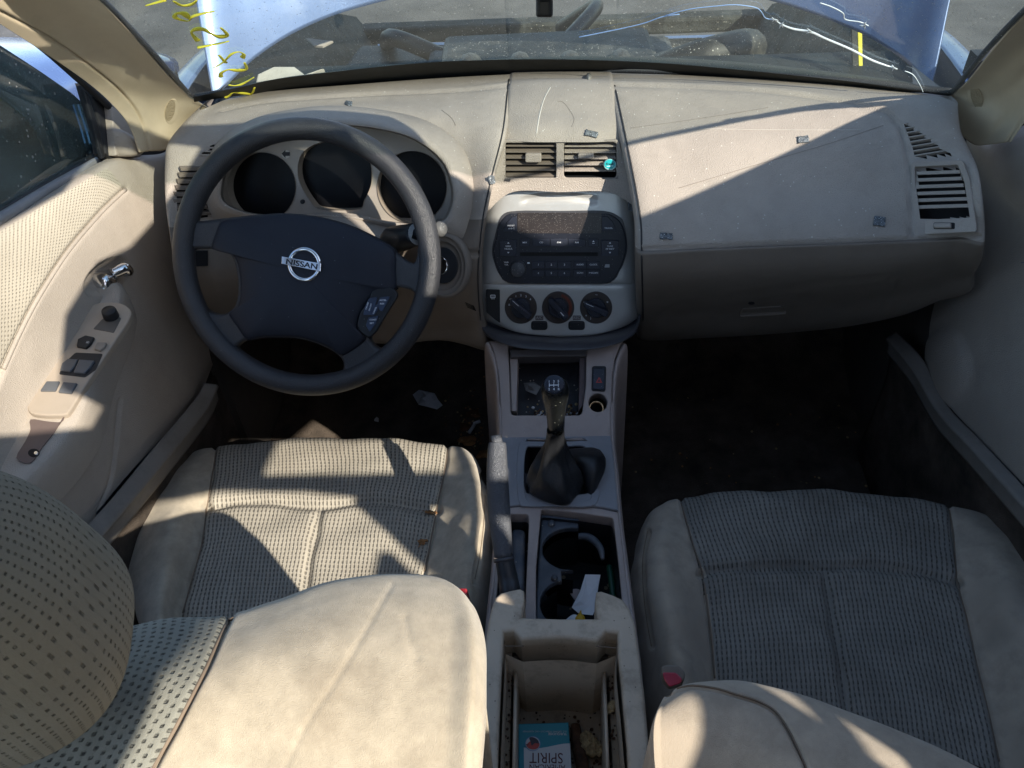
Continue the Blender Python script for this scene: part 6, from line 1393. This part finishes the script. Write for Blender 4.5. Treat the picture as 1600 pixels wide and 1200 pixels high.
def paper(c, n, pts_px, m, seed, amp=.006, plane=None):
    pl = plane or plane_on(c, n); rr = random.Random(seed); b = MB(); q = [pl.uv(*p) for p in pts_px]; k = len(q); cx = sum(a for a, _ in q) / k; cy = sum(a for _, a in q) / k
    vs = [pl.p(cx, cy, amp)]
    for s_ in (.5, 1.0):
        for (a, d) in q: vs.append(pl.p(cx + (a - cx) * s_, cy + (d - cy) * s_, .002 + rr.uniform(0, amp) * (1.2 if s_ < 1 else .5)))
    fs = [(0, i, i % k + 1) for i in range(1, k + 1)] + [(i, i + k, i % k + 1 + k, i % k + 1) for i in range(1, k + 1)]
    b.add(vs, fs, m); return b
PAPER = mat('white_paper', (.66, .66, .68), .8, var=.06); l, n = hit(flb, 668, 627)
o = paper(l, n, [(655, 610), (662, 614), (680, 617), (686, 628), (692, 634), (684, 642), (666, 638), (655, 634), (647, 621)], PAPER, 1, .02).build('paper_scrap'); o.modifiers.new('t', 'SOLIDIFY').thickness = .0006; tag(o, 'crumpled white paper cup scrap on the driver carpet', 'paper')
l, n = hit(flb, 589, 657); o = paper(l, n, [(586, 656), (589, 653), (592, 655), (592, 661), (585, 659)], PAPER, 2, .004).build('paper_scrap'); o.modifiers.new('t', 'SOLIDIFY').thickness = .0006; tag(o, 'tiny white paper chip on the carpet before the driver seat', 'paper')
for (x0, y0, x1, y1, lab) in ((733, 676, 741, 664, 'cigarette butt standing upright-left among the leaves on the carpet'), (740, 662, 750, 658, 'cigarette butt nearer the console among the leaves')):
    a, b = W(x0, y0, z=.012), W(x1, y1, z=.012); q = MB(); q.tube([a, b], .004, PAPER, 10, sub=1); tag(q.build('cigarette_butt'), lab, 'cigarette butt', 'cigarette butts on the carpet')
m2 = MB(); rr = random.Random(9)
for i in range(170):
    if i < 110: x, y = rr.gauss(733, 16), rr.gauss(665, 26)
    else: x, y = rr.uniform(985, 1420), rr.uniform(620, 760)
    if x > 778 and x < 980: continue
    l, n = hit(flb, x, y)
    if l: m2.add(*lump(l + V((0, 0, .001)), rr.uniform(.0008, .003), seed=i), [LEAF2, LEAFM, NUT][i % 3], True)
o = m2.build('floor_crumbs'); o['kind'] = 'stuff'; o['label'] = 'crumbs and leaf bits scattered on the dark carpet'
for x, y in ((1142, 652), (1160, 698), (1318, 728), (1078, 746)):
    pass
# receipts and wrapper in the cup well
zc = .345
o = paper(None, None, [(914, 899), (938, 899), (935, 914), (929, 955), (926, 962), (905, 960), (893, 950), (906, 925)], PAPER, 4, .004, plane=plane_on(V((0, .6, zc)), (.1, -.25, 1))).build('receipt'); o.modifiers.new('t', 'SOLIDIFY').thickness = .0004; tag(o, 'white receipt strip standing in the open cup holder well', 'receipt')
q = MB(); pl = plane_on(V((0, .55, .352)), (0, -.2, 1)); q.dome(pl, sp2([(877, 990), (872, 985), (884, 970), (896, 962), (906, 966), (912, 978), (905, 990), (890, 993)], 4), .012, PAPER, prof=[(1, 0), (.95, .6), (.8, .7), (.65, 1.0), (.4, .8), (.2, 1)])
q.dome(pl.off(.006), sp2([(898, 968), (904, 960), (908, 954), (909, 960), (914, 966), (913, 975), (905, 977), (900, 973)], 3), .009, mat('yellow_foil', (.72, .42, .02), .3, var=.2), prof=[(1, 0), (.9, .7), (.6, .8), (.3, 1)])
for k in range(4): q.tube([pl.p(*pl.uv(876 + k * 3, 988 - k), .010), pl.p(*pl.uv(883 + k * 3, 979 - k), .0135)], .0008, REDP, 5, sub=1)
tag(q.build('sweet_wrapper'), 'crumpled white and yellow wrapper at the back of the cup well', 'wrapper')
q = MB(); pl = plane_on(V((0, .58, .335)), (0, 0, 1)); q.plate(pl, sp2([(890, 925), (900, 921), (908, 925), (902, 938), (896, 936)], 3), .002, mat('pinkish_card', (.35, .27, .26), .7), .0004); tag(q.build('card_scrap'), 'pinkish card scrap tucked behind the receipt', 'card')
q = MB(); q.tube([W(952, 885, z=.33), W(957, 920, z=.33), W(960, 960, z=.32)], .005, mat('green_plastic', (.01, .08, .05), .3), 10); tag(q.build('green_pen'), 'dark green pen deep in the cup well near the passenger side', 'pen')
# litter in the ashtray pocket
q = paper(None, None, [(818, 600), (834, 598), (845, 606), (838, 618), (822, 612)], mat('grey_tissue', (.20, .20, .20), .9, var=.2), 6, .01, plane=pA.off(-.05)); o = q.build('tissue'); o.modifiers.new('t', 'SOLIDIFY').thickness = .0005; tag(o, 'grey crumpled tissue in the pocket behind the gear knob', 'tissue')
m2 = MB(); rr = random.Random(5)
for i in range(120):
    x = rr.choice([rr.gauss(838, 9), rr.gauss(893, 8)]); y = min(650, rr.gauss(636, 10))
    if 806 < x < 906: m2.add(*lump(pA.p(*pA.uv(x, y), -.066 + rr.uniform(0, .012)), rr.uniform(.0008, .003), seed=i), [BR, NUT, LEAF2, PAPER][i % 4], True)
o = m2.build('pocket_crumbs'); o['kind'] = 'stuff'; o['label'] = 'ash and crumbs piled in the ashtray pocket'
# grit on glass base and dash
for x, y in ((150, 0),): pass
